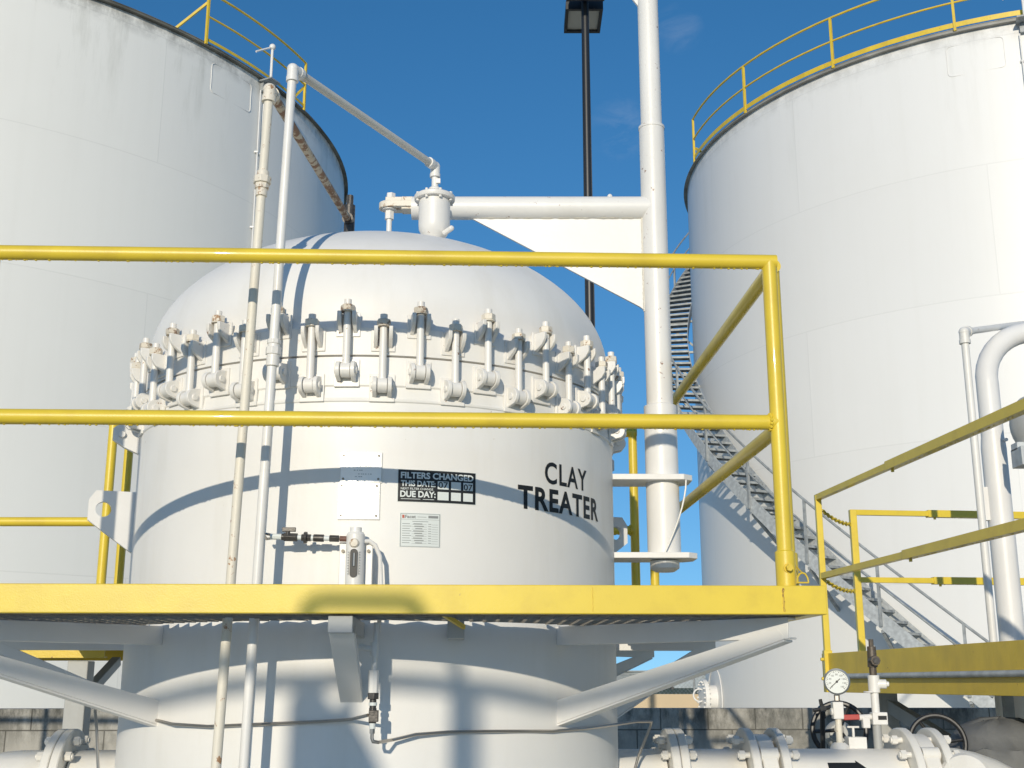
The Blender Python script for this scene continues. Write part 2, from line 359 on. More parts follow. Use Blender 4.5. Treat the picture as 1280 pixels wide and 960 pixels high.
# manway and reinforcing ring low on the right tank
aM, zM = hit(893, 868, *TR)
aM = R_(-86); mm = MB(); ax = Vector((math.sin(aM), -math.cos(aM), 0)); c0 = TP(TR, aM, 0, 1.3)
mm.lathe([(.26, -.1), (.26, .20), (.38, .20), (.38, .24), (.38, .28), (.05, .29), (0, .29)], c0, 36, ax)
for i in range(20):
    b = 2*math.pi*i/20; sd = Vector((0,0,1)).cross(ax); p = c0+sd*.33*math.cos(b)+Vector((0,0,.33*math.sin(b))); mm.cyl(p+ax*.17, p+ax*.32, .018, seg=6)
mm.build('manway', WHITE, tr)
mm = MB(); mm.torus(TP(TR, aM, .0, 1.3), .62, .012, ax, 48, 8); mm.build('reinforcing_ring', WHITE, tr)
mm = MB(); p = TP(TR, aM, .34, 1.35); mm.torus(p, .13, .018, Vector((0,0,1)).cross(ax), 20, 6); mm.build('manway_handle', WHITE, tr)

def tank_rail(spec, angs, label, group, over=True, toe=.10, gap=.03):
    a0, a1 = angs[0], angs[-1]; base = TP(spec, (a0+a1)/2, -.0, TOP)
    t = thing('guardrail', base, label, 'guardrail', group); n = 40
    pl = lambda z: [TP(spec, a0+(a1-a0)*i/n, .05, TOP+z) for i in range(n+1)]
    for nm, z, r in (('top_rail', 1.07, .024), ('mid_rail', .55, .021)):
        m = MB(); m.tube(pl(z), r, 8); m.build(nm, YELR, t)
    m = MB(); q = pl(.03+toe/2)
    for i in range(n): m.bar(q[i], q[i+1], .008, toe)
    m.build('toe_board', YELR, t)
    for a in angs:
        m = MB(); m.bar(TP(spec, a, .05, TOP-.05), TP(spec, a, .05, TOP+1.075), .05, .05, (math.sin(a), -math.cos(a), 0)); m.build('post', YELR, t, bevel=.004)
    return t
aR = [hit(874, 203, *TR)[0]-.03, hit(934, 139, *TR)[0], hit(1043, 81, *TR)[0], hit(1194, 36, *TR)[0]]
aR += [aR[-1]+.32, aR[-1]+.64, aR[-1]+.96]
t = tank_rail(TR, aR, 'long curved yellow guardrail round the rim of the right storage tank', None)
m = MB(); m.bar(TP(TR, aR[0], .0, TOP+.32), TP(TR, aR[0]+.06, .0, TOP+.02), .05, .05); m.build('brace', YELR, t)
aL = [hit(256, 46, *TL)[0], hit(378, 122, *TL)[0]]
t = tank_rail(TL, aL, 'short yellow guardrail section on the rim of the left storage tank', None, toe=.06)
m = MB(); m.bar(TP(TL, aL[0], .02, TOP+.85), TP(TL, aL[0]-.06, -.5, TOP+.05), .045, .045); m.build('brace', YELR, t)
m = MB(); m.bar(TP(TL, aL[1], .02, TOP+.5), TP(TL, aL[1]-.035, -.1, TOP+.05), .045, .045); m.build('brace', YELR, t)

# ------------------------------------------------------------------ spiral staircase on the right tank
st = thing('spiral_staircase', (TR[0], TR[1], 0), 'grey galvanised open staircase climbing round the right storage tank', 'staircase')
def hst(adeg): return EYE+4.52+.122*(-69.5-adeg)          # tread height along the winding
A_TOP = -69.5-(TOP-EYE-4.52)/.122; A_BOT = -69.5+(4.52+EYE-.0)/.122
RI, RO = .12, .82
for nm, dr in (('outer_stringer', RO), ('inner_stringer', RI)):
    m = MB(); n = 100; vs = []; fs = []
    for i in range(n+1):
        a = A_BOT+(A_TOP-A_BOT)*i/n; z = hst(a)
        for d_, zz in ((0, -.20), (0, .12), (.012, .12), (.012, -.20)): vs.append(TP(TR, R_(a), dr+d_, max(z+zz, .01)))
    for i in range(n):
        for j in range(4): fs.append((i*4+j, i*4+(j+1) % 4, (i+1)*4+(j+1) % 4, (i+1)*4+j))
    fs += [(0,1,2,3), (n*4+3, n*4+2, n*4+1, n*4)]
    m.add(vs, fs); m.build(nm, GALV, st)
nT = int((TOP-.2)/.203); tread0 = None
for i in range(nT):
    z = .2+i*.203; a = -69.5-(z-EYE-4.52)/.122
    if tread0 is None:
        m = MB(); m.box((0, -(TR[2]+(RI+RO)/2), 0), (.235, RO-RI-.004, .012)); m.box((-.112, -(TR[2]+(RI+RO)/2), -.02), (.010, RO-RI-.004, .04)); m.box((.112, -(TR[2]+(RI+RO)/2), -.02), (.010, RO-RI-.004, .04))
        tread0 = m.build('tread', GALVD, None, smooth=0); o = tread0
    else:
        o = tread0.copy(); col.objects.link(o)
    o.parent = st; o.location = (0, 0, z); o.rotation_euler = (0, 0, R_(a))
for nm, z0, r in (('handrail', 1.02, .024), ('mid_rail', .56, .018)):
    m = MB(); m.tube([TP(TR, R_(A_BOT+(A_TOP-A_BOT)*i/90), RO+.03, hst(A_BOT+(A_TOP-A_BOT)*i/90)+z0) for i in range(91)], r, 8); m.build(nm, GALVD, st)
a = A_BOT-3
while a > A_TOP:
    z = hst(a); m = MB(); m.bar(TP(TR, R_(a), RO+.03, z-.15), TP(TR, R_(a), RO+.03, z+1.03), .045, .045, (math.sin(R_(a)), -math.cos(R_(a)), 0)); m.build('post', GALVD, st)
    m = MB(); m.bar(TP(TR, R_(a), 0, z-.23), TP(TR, R_(a), RO, z-.23), .05, .05); m.bar(TP(TR, R_(a), 0, z-.95), TP(TR, R_(a), RO-.05, z-.25), .05, .05); m.build('support_bracket', GALVD, st)
    a -= 9.5
# top landing with its rails
aT = R_(A_TOP); m = MB(); m.box(TP(TR, aT-.07, .45, TOP+.0), (.95, .8, .05), Matrix.Rotation(aT-.07, 3, 'Z')); m.build('landing', GALVD, st)

# ------------------------------------------------------------------ low walls and far background
def wall_strip(name, p0, p1, thick, z1, m, label, cat, cap=None):
    p0, p1 = Vector(p0), Vector(p1); d = (p1-p0).normalized(); n = Vector((-d.y, d.x, 0))
    mb = MB(); mb.bar(p0+Vector((0,0,z1/2)), p1+Vector((0,0,z1/2)), thick, z1); o = mb.build(name, m, smooth=0, origin=p0, bevel=.006)
    set_uv(o, lambda c: (c.dot(d)+c.dot(n)*.7, c.z, 0)); return tag(o, label, cat)
BL = block_mat()
dW = PX
w0 = Vector((0, 10.62, 0))
wall_strip('block_wall', w0-dW*14, w0+dW*16, .20, 1.393, BL, 'low concrete block wall streaked with black mould behind the pipework', 'wall')
wall_strip('perimeter_wall', (-1.5, 31.5, 0), (9.5, 31.9, 0), .25, 1.33, BEIGE, 'low beige painted wall seen between the two storage tanks', 'wall')
fence = thing('chain_link_fence', (6, 44, 0), 'chain link fence with a grey post beyond the beige wall', 'fence')
m = MB()
for i in range(9): m.cyl((0+i*1.62, 44, 0), (0+i*1.62, 44, 2.05), .04, seg=8)
m2 = MB(); m2.tube([(0, 44, 1.9), (13, 44, 1.9)], .022, 8); m2.build('top_rail', GALVD, fence)
m3 = MB()
for i in range(-12, 100):
    for sgn in (1, -1):
        x0 = i*.14 if sgn > 0 else i*.14+1.85
        x1 = x0+sgn*1.85; m3.tube([(max(min(x0, 13), 0), 44, .05+1.85*abs(max(min(x0, 13), 0)-x0)/1.85), (max(min(x1, 13), 0), 44, 1.9-1.85*abs(x1-max(min(x1, 13), 0))/1.85)], .004, 3, False)
m3.build('wire_mesh', GALVD, fence, smooth=0)
for i in range(9):
    mp = MB(); mp.cyl((0+i*1.62, 44, 0), (0+i*1.62, 44, 2.05), .04, seg=8); mp.build('post', GALVD, fence)
# parked aeroplane and car far off on the airfield
Yp = 330; k = Yp/1500
pl_c = at(838, 855, Yp); pl = thing('aeroplane', (pl_c.x, Yp, 0), 'tiny white aeroplane with a purple belly parked far off on the airfield', 'aeroplane')
PURP = mat('purple_stripe', (.10, .06, .28), .5)
m = MB(); zc = 3.0; m.lathe([(0, -5.2), (.35, -4.9), (.8, -4.0), (1.0, -2.5), (1.0, 1.5), (.6, 3.6), (.2, 5.0), (0, 5.1)], (pl_c.x, Yp, zc), 16, (1, 0, .06)); m.build('fuselage', WHITE, pl)
m = MB(); m.prism([(2.4, .4), (4.9, .5), (5.8, 3.0), (4.6, 3.0)], .2, Matrix.Translation((pl_c.x, Yp, zc)) @ Matrix.Rotation(R_(90), 4, 'X')); m.build('tail_fin', WHITE, pl)
m = MB(); m.prism([(-1.2, -7), (.4, -7), (1.4, 0), (.4, 7), (-1.2, 7), (-1.6, 0)], .2, Matrix.Translation((pl_c.x, Yp, zc-.6))); m.build('wing', PURP, pl)
m = MB()
for dx, dy in ((-3.6, 0), (.4, -1.5), (.4, 1.5)): m.cyl((pl_c.x+dx, Yp+dy, .3), (pl_c.x+dx, Yp+dy, zc-.5), .1, seg=8); m.cyl((pl_c.x+dx, Yp+dy-.1, .35), (pl_c.x+dx, Yp+dy+.1, .35), .35, seg=12)
m.build('landing_gear', DARK, pl)
cc = at(811, 862, 260); car = thing('parked_car', (cc.x, 260, 0), 'tiny white car parked on far grass beside the aeroplane', 'car')
m = MB(); m.prism([(-2.1, .3), (2.1, .3), (2.1, .85), (1.2, .95), (.6, 1.45), (-1.1, 1.45), (-1.8, .95), (-2.1, .85)], 1.7, Matrix.Translation((cc.x, 260, 0)) @ Matrix.Rotation(R_(90), 4, 'X')); m.build('body', WHITE, car)
for dx in (-1.3, 1.3):
    m = MB(); m.cyl((cc.x+dx, 259.1, .33), (cc.x+dx, 260.9, .33), .33, seg=14); m.build('wheel', BLACK, car)
hg = thing('hangar', (33, 420, 0), 'long low pale grey hangar on the horizon beyond the airfield fence', 'hangar')
m = MB(); m.box((60, 430, 2.7), (60, 20, 5.4)); m.build('wall', mat('hangar_cladding', (.34, .38, .40), .8, var=.3, vscale=.1), hg, smooth=0)
m = MB(); m.box((60, 430, 5.6), (62, 22, .4)); m.build('roof', GALVD, hg, smooth=0)

# ------------------------------------------------------------------ lamp post
lp = thing('lamp_post', (at(736, 300, 18).x, 18, 0), 'tall black lamp post with two box floodlights standing behind the treater', 'lamp post')
lx = at(736, 300, 18).x
m = MB(); m.tube([(lx, 18, 0), (lx, 18, 12.95)], [.095, .062], 16); m.build('pole', BLACK, lp)
def lamp_head(y0, y1):
    m = MB(); w = .315; z0 = EYE+11.04
    yc = (y0+y1)/2; hd = .24
    vs = []
    for (sx, zz) in ((1.0, 0), (1.0, .14), (.93, hd)):
        for (xx, yy) in ((-w, y0), (w, y0), (w, y1), (-w, y1)): vs.append((lx+xx*sx, yc+(yy-yc)*sx, z0+zz))
    fs = [(8,9,10,11)]+[(i*4+j, i*4+(j+1) % 4, (i+1)*4+(j+1) % 4, (i+1)*4+j) for i in range(2) for j in range(4)]
    # recessed lens opening
    for (xx, yy) in ((-w, y0), (w, y0), (w, y1), (-w, y1)): vs.append((lx+xx*.84, yc+(yy-yc)*.84, z0))
    for (xx, yy) in ((-w, y0), (w, y0), (w, y1), (-w, y1)): vs.append((lx+xx*.82, yc+(yy-yc)*.82, z0+.035))
    fs += [(j, 12+j, 12+(j+1) % 4, (j+1) % 4) for j in range(4)]+[(12+j, 16+j, 16+(j+1) % 4, 12+(j+1) % 4) for j in range(4)]
    m.add(vs, fs); h = m.build('lamp_head', BLACK, lp, smooth=0)
    m = MB(); m.box((lx, yc, z0+.04), (w*1.64, (y1-y0)*.82, .008)); m.box((lx, yc, z0+.048), (w*.9, (y1-y0)*.5, .01)); m.build('lens', LENS, h, smooth=0)
    m = MB(); m.bar((lx, min(max(18, y0), y1), z0+.16), (lx, yc, z0+.16), .07, .1); m.build('arm', BLACK, h)
lamp_head(18.12, 18.90); lamp_head(17.08, 17.88)

# ------------------------------------------------------------------ clay treater vessel
CT = thing('clay_treater', (C.x, C.y, 0), 'round white domed clay treater vessel ringed with swing bolts, framed by a yellow railed platform', 'vessel')
RS = 1.0
m = MB(); E = EYE
m.lathe([(0, .42), (.5, .45), (.86, .62), (.97, .80), (RS, .98), (RS, E-.6), (RS, E+.3), (RS, E+.962), (RS+.004, E+.966), (RS+.005, E+.972), (RS+.001, E+.978), (RS-.002, E+1.010), (RS-.002, E+1.018), (RS+.003, E+1.024), (RS+.003, E+1.1265), (RS-.008, E+1.1275), (.9, E+1.1275)], (C.x, C.y, 0), 160)
m.build('shell', SHELL, CT, smooth=28)
m = MB(); prof = [(.9, E+1.1335), (RS-.008, E+1.1335), (RS+.003, E+1.1345), (RS+.003, E+1.235), (RS-.002, E+1.243), (RS-.014, E+1.262), (RS-.016, E+1.27), (RS-.014, E+1.315)]
for i in range(1, 25):
    t_ = math.pi/2*i/24; prof.append(((RS-.014)*math.cos(t_), E+1.315+.56*math.sin(t_)))
m.lathe(prof, (C.x, C.y, 0), 160); m.build('cover', SHELL, CT, smooth=28)
DOME = lambda r: E+1.315+.56*math.sqrt(max(0, 1-(r/(RS-.014))**2))
m = MB()
for i in range(4):
    a = R_(45+90*i); p = Vector((C.x+.8*math.sin(a), C.y-.8*math.cos(a), 0)); m.box(p+Vector((0,0,.33)), (.14, .14, .66)); m.box(p+Vector((0,0,.012)), (.26, .26, .024))
m.build('support_leg', GREYP, CT, bevel=.004)
# swing bolts (built at angle 0, outward = -Y, origin on the vessel axis)
def bolt_parts():
    org = wpos(CT); z = 0
    def w(x, r, zz): return Vector((org.x+x, org.y-r, E+zz))
    rod = MB(); rod.cyl(w(0,1.034,1.045), w(0,1.034,1.315), .0135, seg=14)
    rod.cyl(w(-.0165,1.034,1.055), w(.0165,1.034,1.055), .026, seg=18)
    nuts = []
    for k in range(6):
        nut = MB(); dz = random.uniform(-.003, .003); rot = random.uniform(0, 60); ln = random.uniform(.002, .008); z0 = 1.2685
        nut.cyl(w(0,1.034,z0), w(0,1.034,z0+.005), .0245, seg=18)
        hexp = lambda zz, r: [w(r*math.sin(R_(rot+60*q)), 1.034+r*math.cos(R_(rot+60*q)), zz) for q in range(6)]
        a_, b_, c_ = hexp(z0+.0055, .026), hexp(z0+.026+dz, .026), hexp(z0+.029+dz, .023)
        nut.add(a_+b_+c_, [tuple(range(6))[::-1], tuple(range(12, 18))]+[(o_+q, o_+(q+1) % 6, o_+6+(q+1) % 6, o_+6+q) for o_ in (0, 6) for q in range(6)])
        nut.cyl(w(0,1.034,z0+.028), w(0,1.034,z0+.029+ln), .0135, .0125, seg=12); nuts.append(nut)
    nut = nuts
    ul = MB()
    for sx in (-1, 1):
        M = Matrix(((0,0,1,org.x+sx*.0265), (-1,0,0,org.y), (0,1,0,0), (0,0,0,1)))
        ul.prism([(.985, E+1.196), (1.002, E+1.194), (1.046, E+1.222), (1.060, E+1.243), (1.060, E+1.2675), (.985, E+1.2675)], .014, M)
    ul.box(w(0, 1.004, 1.23), (.086, .008, .088))
    cl = MB()
    for sx in (-1, 1):
        M = Matrix(((0,0,1,org.x+sx*.0265), (-1,0,0,org.y), (0,1,0,0), (0,0,0,1)))
        pts = [(.985, E+1.012)]+[(1.034+.032*math.cos(b), E+1.055+.032*math.sin(b)) for b in [R_(-60+i*15) for i in range(11)]]+[(.985, E+1.098)]
        cl.prism(pts, .015, M)
    cl.box(w(0, 1.004, 1.052), (.090, .010, .100))
    cl.cyl(w(-.040,1.034,1.055), w(.040,1.034,1.055), .0125, seg=14)
    return rod, nut, ul, cl
rod, nut, ul, cl = bolt_parts()
rod0 = rod.build('swing_bolt', WHITEC, None, origin=wpos(CT)); nutv = [n_.build('nut', random.choice((NUT, NUT, NUTC)), None, origin=wpos(CT), bevel=.0012) for n_ in nut]; nut0 = nutv[0]
ul0 = ul.build('upper_lug', WHITEC, None, origin=wpos(CT), bevel=.002); cl0 = cl.build('clevis', WHITEC, None, origin=wpos(CT), bevel=.002)
first = True
for k in range(50):
    if first: objs = [rod0, nut0, ul0, cl0]; first = False
    else:
        objs = [rod0.copy(), nutv[k] if k < 6 else nut0.copy(), ul0.copy(), cl0.copy()]
        for x in objs:
            if x.name not in col.objects: col.objects.link(x)
    r_, n_, u_, c_ = objs
    a = R_(6.4+360/50*k)
    r_.parent = CT; r_.location = (0, 0, .014+random.uniform(-.002, .002) if k % 2 else -.040+random.uniform(-.002, .002)); r_.rotation_euler = (0, 0, a+random.uniform(-.002, .002))
    for x in (n_, u_, c_): x.parent = r_; x.location = (0,0,0)
    n_.rotation_euler = (0,0,0)
    if k >= 6: n_.data = random.choice(nutv).data
# lifting lugs and small hinge lugs
def radial_plate(poly, a, t_, name, mt, hole=None):
    aa = R_(a); out = Vector((math.sin(aa), -math.cos(aa), 0)); tg = Vector((math.cos(aa), math.sin(aa), 0))
    M = Matrix(((out.x, 0, -tg.x, C.x), (out.y, 0, -tg.y, C.y), (0, 1, 0, E), (0,0,0,1)))
    m = MB()
    if not hole: m.prism(poly, t_, M)
    else:
        hx, hz, hr = hole; n = 32
        # outer outline sampled by angle round the hole so the plate has a real opening
        def outer(b):
            dx, dz = math.cos(b), math.sin(b); best = None
            for i in range(len(poly)):
                (x0, z0), (x1, z1) = poly[i], poly[(i+1) % len(poly)]
                ex, ez = x1-x0, z1-z0; den = dx*ez-dz*ex
                if abs(den) < 1e-9: continue
                s_ = ((x0-hx)*ez-(z0-hz)*ex)/den; u_ = ((x0-hx)*dz-(z0-hz)*dx)/den
                if s_ > 0 and -1e-6 <= u_ <= 1+1e-6: best = s_ if best is None else min(best, s_)
            return hx+dx*best, hz+dz*best
        bs = sorted(set([2*math.pi*i/n for i in range(n)]+[math.atan2(z-hz, x-hx) % (2*math.pi) for x, z in poly]))
        n = len(bs); vs = []
        for s_ in (-t_/2, t_/2):
            vs += [M @ Vector((hx+hr*math.cos(b), hz+hr*math.sin(b), s_)) for b in bs]
            vs += [M @ Vector((*outer(b), s_)) for b in bs]
        fs = []
        for i in range(n):
            j = (i+1) % n
            fs += [(i, j, n+j, n+i), (2*n+i, 3*n+i, 3*n+j, 2*n+j), (i, 2*n+i, 2*n+j, j), (n+i, n+j, 3*n+j, 3*n+i)]
        m.add(vs, fs)
    return m.build(name, mt, CT, smooth=30)
for a in (-70, 111):
    radial_plate([(.998, .742), (1.15, .742), (1.175, .705), (1.175, .625), (1.11, .577), (.998, .498)], a, .026, 'lifting_lug', WHITE, (1.118, .668, .030))
    aa = a-1
    o = radial_plate([(1.0, 1.03), (1.075, 1.025), (1.105, 1.0), (1.105, .955), (1.06, .925), (1.0, .90)], aa, .03, 'hinge_lug', WHITE)
    m = MB(); q = R_(aa); tg = Vector((math.cos(q), math.sin(q), 0)); p = V(aa, 1.07, .975); m.cyl(p-tg*.03, p+tg*.03, .013, seg=12); m.build('pin', WHITEC, o)
# side nozzles with flanges
def flange(mb, c, ax, r_in, r_out, t_, nb=12, bolt=.014, length=.05):
    ax = Vector(ax).normalized(); mb.lathe([(r_in*.98, -t_/2), (r_out-.004, -t_/2), (r_out, -t_/2+.004), (r_out, t_/2-.004), (r_out-.004, t_/2), (r_in*.98, t_/2)], c, 40, ax)
def bolts(par, c, ax, rb, half, nb, r):
    ax = Vector(ax).normalized(); u = ax.orthogonal().normalized(); w = ax.cross(u); u = Vector((0,0,1)); w = ax.cross(u)
    for i in range(nb):
        b = 2*math.pi*(i+.5)/nb; p = Vector(c)+(u*math.cos(b)+w*math.sin(b))*rb; mb = MB()
        mb.cyl(p-ax*half, p+ax*half, r*.6, seg=10)
        for s_ in (-1, 1): mb.cyl(p+ax*s_*(half-.028), p+ax*s_*(half-.006), r, seg=6)
        mb.build('flange_bolt', CREAMP, par)
PR = .162; PH = -.425
def nozzle(sgn, name):
    m = MB(); m.tube([P(sgn*.93, 0, PH), P(sgn*1.19, 0, PH)], PR, 40); flange(m, P(sgn*1.215, 0, PH), PX, PR, .245, .034)
    o = m.build(name, CREAMP, CT)
    bolts(o, P(sgn*1.2335, 0, PH), PX, .205, .072, 12, .019); return o
nozzle(1, 'outlet_nozzle'); nozzle(-1, 'inlet_nozzle')

# --- lettering and plates on the shell
def text_mesh(body, bold=0.0, spacing=1.0, fatx=1.0):
    cu = bpy.data.curves.new('lettering', 'FONT'); cu.body = body; cu.size = 1; cu.offset = bold; cu.space_character = spacing; cu.resolution_u = 4
    o = bpy.data.objects.new('lettering_tmp', cu); col.objects.link(o); dg = bpy.context.evaluated_depsgraph_get()
    me = bpy.data.meshes.new_from_object(o.evaluated_get(dg)); vs = [v.co.copy() for v in me.vertices]; fs = [tuple(p.vertices) for p in me.polygons]
    bpy.data.objects.remove(o); bpy.data.curves.remove(cu); bpy.data.meshes.remove(me)
    return vs, fs
def curved_text(mb, body, a0, a1, h0, h1, dr, bold=0, spacing=1.0):
    vs, fs = text_mesh(body, bold, spacing)
    x0 = min(v.x for v in vs); x1 = max(v.x for v in vs); y0 = min(v.y for v in vs); y1 = max(v.y for v in vs)
    mb.add([V(a0+(a1-a0)*(v.x-x0)/(x1-x0), RS+dr, h0+(h1-h0)*(v.y-y0)/(y1-y0)) for v in vs], fs)
def curved_rect(mb, a0, a1, h0, h1, dr, t_=.0, n=12):
    vs = []; fs = []
    for i in range(n+1):
        a = a0+(a1-a0)*i/n
        for r, h in ((RS+dr, h0), (RS+dr, h1), (RS+dr-t_, h1), (RS+dr-t_, h0)): vs.append(V(a, r, h))
    for i in range(n):
        for j in ((0, 1, 2, 3) if t_ else (0,)): fs.append((i*4+j, i*4+(j+1) % 4, (i+1)*4+(j+1) % 4, (i+1)*4+j))
    if t_: fs += [(0,1,2,3), (n*4+3, n*4+2, n*4+1, n*4)]
    mb.add(vs, fs)
m = MB(); curved_text(m, 'CLAY', 43.7, 59.1, .718, .801, .0015, .020, 1.12); m.build('lettering', INK, CT, smooth=0)
m = MB(); curved_text(m, 'TREATER', 36.2, 65.0, .614, .700, .0015, .030, 1.12); m.build('lettering', INK, CT, smooth=0)
m = MB(); curved_rect(m, 10.0, 26.1, .612, .724, .0015, .0012); sg = m.build('filter_sign', INK, CT, smooth=30)
m = MB(); curved_rect(m, 9.85, 26.25, .6105, .7255, .0008, .0006); m.build('sign_border', SIGNW, sg, smooth=30)
m = MB(); curved_text(m, 'FILTERS CHANGED', 10.5, 25.6, .693, .716, .0022, .034)
curved_text(m, 'THIS DATE:', 10.55, 17.55, .6655, .6865, .0022, .032)
curved_text(m, 'NEXT FILTER CHANGE', 10.55, 17.1, .6535, .6612, .0022, .012)
curved_text(m, 'DUE DAY:', 10.45, 17.6, .6275, .6500, .0022, .034)
curved_rect(m, 10.6, 14.5, .6205, .6222, .0022); curved_rect(m, 15.0, 17.3, .6205, .6222, .0022)
m.build('sign_text', SIGNW, sg, smooth=0)
m = MB()
for h0, h1 in ((.6595, .6875), (.621, .650)):
    for a0, a1 in ((18.0, 20.3), (20.8, 22.9), (23.4, 25.5)): curved_rect(m, a0, a1, h0, h1, .0021)
m.build('date_box', SIGNW, sg, smooth=0)
m = MB(); curved_text(m, '07', 18.15, 20.15, .6635, .6855, .0027, .01); curved_text(m, '07', 23.5, 25.4, .6605, .6825, .0027, .01); m.build('date_number', INK, sg, smooth=0)
m = MB(); curved_rect(m, 10.5, 18.7, .455, .573, .0015, .0012); sp_ = m.build('data_sticker', SIGNW, CT, smooth=30)
GREYINK = mat('grey_print', (.26, .27, .27), .6); REDINK = mat('red_print', (.5, .12, .08), .6)
m = MB(); e = .0021
for (a0, a1, h0, h1) in ((10.62, 18.58, .5695, .5708), (10.62, 18.58, .4565, .4578), (10.62, 10.74, .4565, .5708), (18.46, 18.58, .4565, .5708), (10.74, 18.46, .5500, .5508)): curved_rect(m, a0, a1, h0, h1, e)
for i in range(9):
    h = .534-i*.0082; curved_rect(m, 11.0, 12.5+.3*(i % 2), h, h+.0018, e, n=2); curved_rect(m, 12.9, 15.9, h-.0012, h-.0004, e, n=3); curved_rect(m, 13.2+.2*(i % 3), 15.0+.3*(i % 2), h+.0002, h+.0026, e, n=3); curved_rect(m, 16.2, 16.8, h, h+.0018, e, n=2); curved_rect(m, 16.9, 18.2, h-.0012, h-.0004, e, n=2)
curved_rect(m, 13.0, 16.2, .5425, .5443, e, n=3); curved_rect(m, 14.0, 15.8, .5585, .5600, e, n=2); curved_rect(m, 16.2, 18.2, .556, .5645, e+.0001, n=2)
curved_text(m, 'Facet', 11.5, 13.7, .5545, .5655, e, .03); m.build('sticker_print', GREYINK, sp_, smooth=0)
m = MB(); curved_rect(m, 10.95, 11.4, .5545, .5655, e, n=2); m.build('sticker_mark', REDINK, sp_, smooth=0)
for (a0, a1, h0, h1, nn) in ((-1.4, 6.6, .677, .779, 1), (-1.6, 6.35, .549, .673, 2)):
    m = MB(); curved_rect(m, a0, a1, h0, h1, .008, .0025); o = m.build('nameplate', PLATE, CT, smooth=30)
    m = MB(); curved_rect(m, a0-.15, a1+.15, h0-.003, h1+.003, .0052, .006); m.build('plate_backing', CREAMP, o, smooth=30)
    for aa in (a0+.55, a1-.55):
        for hh in (h0+.010, h1-.010): m = MB(); p = V(aa, RS+.008, hh); d = V(aa, RS+.011, hh); m.cyl(p, d, .004, seg=8); m.build('rivet', RIVET, o)
    m = MB()
    rows = ((.15, .35), (.3, .1), (.4, .42), (.48, .3), (.62, .2), (.75, .36), (.84, .14))
    for i, (fz, wd) in enumerate(rows):
        c_ = (a0+a1)/2+(.9 if i % 2 else -.6); x = c_-wd*4
        while x < c_+wd*4:
            l_ = random.uniform(.12, .35); curved_rect(m, x, x+l_, h1-(h1-h0)*fz, h1-(h1-h0)*fz+.0026, .0085, n=1); x += l_+random.uniform(.08, .3)
    m.build('stamped_print', GALVD, o, smooth=0)

# ------------------------------------------------------------------ jib davit that swings the cover aside
JX, JY = .645, 5.10
jb = thing('davit', (JX, JY, EYE+.50), 'white pipe davit hinged on the vessel side with a gusseted arm reaching over the dome', 'davit')
J = lambda h: Vector((JX, JY, EYE+h))
m = MB(); m.cyl(J(.505), J(1.17), .0705, seg=32); m.cyl(J(1.17), J(1.175), .0705, .06, seg=32); m.build('sleeve', WHITE, jb)
m = MB(); m.cyl(J(.47), J(.50), .062, .062, seg=28); m.lathe([(.0, .455), (.04, .455), (.06, .468), (.062, .478)], (JX, JY, EYE), 28); m.build('bottom_cap', WHITEC, jb)
m = MB(); m.cyl(J(1.17), J(2.49), .0575, seg=32); m.cyl(J(2.483), J(2.495), .060, .060, seg=32); m.cyl(J(2.495), J(3.7), .0485, seg=28); m.build('mast', WHITEC, jb)
hA = 2.095; AR = .053
armL = Vector((-.455, JY-.0, EYE+hA+.0)); armR = J(hA)
m = MB(); m.tube([armL, armR], AR, 28); m.drips(armL+Vector((.05,0,0)), armR-Vector((.06,0,0)), AR, .012); m.ball(armR+Vector((-.2, -.01, AR)), .012, 8, 5); m.build('arm', WHITEC, jb)
# end fitting: flat eye plate with the lifting rod hanging through it
ex = at(487, 258, JY).x
m = MB(); poly = [(ex-.045*math.cos(b)*1.0, .045*math.sin(b)) for b in [R_(-90+i*15) for i in range(13)]]
poly = [(armL.x+.002, -.045)]+[(ex-.048*math.cos(R_(-90+i*15)), .045*math.sin(R_(-90+i*15))) for i in range(13)]+[(armL.x+.002, .045)]
m.prism(poly, .03, Matrix.Translation((0, JY, EYE+hA+.008))); m.box((ex+.02, JY, EYE+hA+.035), (.075, .05, .024)); m.box((armL.x-.02, JY, EYE+hA+.014), (.05, .07, .06)); m.build('eye_plate', NUT, jb, bevel=.003)
m = MB(); m.cyl((ex, JY, DOME(.06)-.02), (ex, JY, EYE+hA+.04), .0125, seg=14); m.cyl((ex, JY, EYE+hA-.055), (ex, JY, EYE+hA-.012), .021, seg=6); m.cyl((ex, JY, EYE+hA-.012), (ex, JY, EYE+hA-.0075), .034, seg=18); m.cyl((ex+.005, JY, EYE+hA+.047), (ex+.005, JY, EYE+hA+.07), .021, seg=6); m.build('lift_rod', WHITEC, jb)
# triangular gusset
gx0 = at(588, 270, JY).x; zt = EYE+hA-AR*.9
m = MB(); M = Matrix(((1,0,0,0), (0,0,-1,JY), (0,1,0,0), (0,0,0,1)))
m.prism([(gx0, zt), (JX-.05, zt), (JX-.05, at(803, 390, JY).z), (JX-.075, at(795, 384, JY).z)], .014, M); m.build('gusset', WHITE, jb)
for (xa, za, xb, zb_) in ((gx0, zt-.001, JX-.05, zt-.001), (JX-.0565, zt, JX-.0565, at(803, 390, JY).z)):
    m = MB(); n = 60; pts = [Vector((xa+(xb-xa)*i/n+random.uniform(-.001,.001), JY-.010, za+(zb_-za)*i/n+random.uniform(-.001,.001))) for i in range(n+1)]
    m.tube(pts, [random.uniform(.004, .0065) for _ in pts], 7); m.build('weld_bead', WELD, jb)
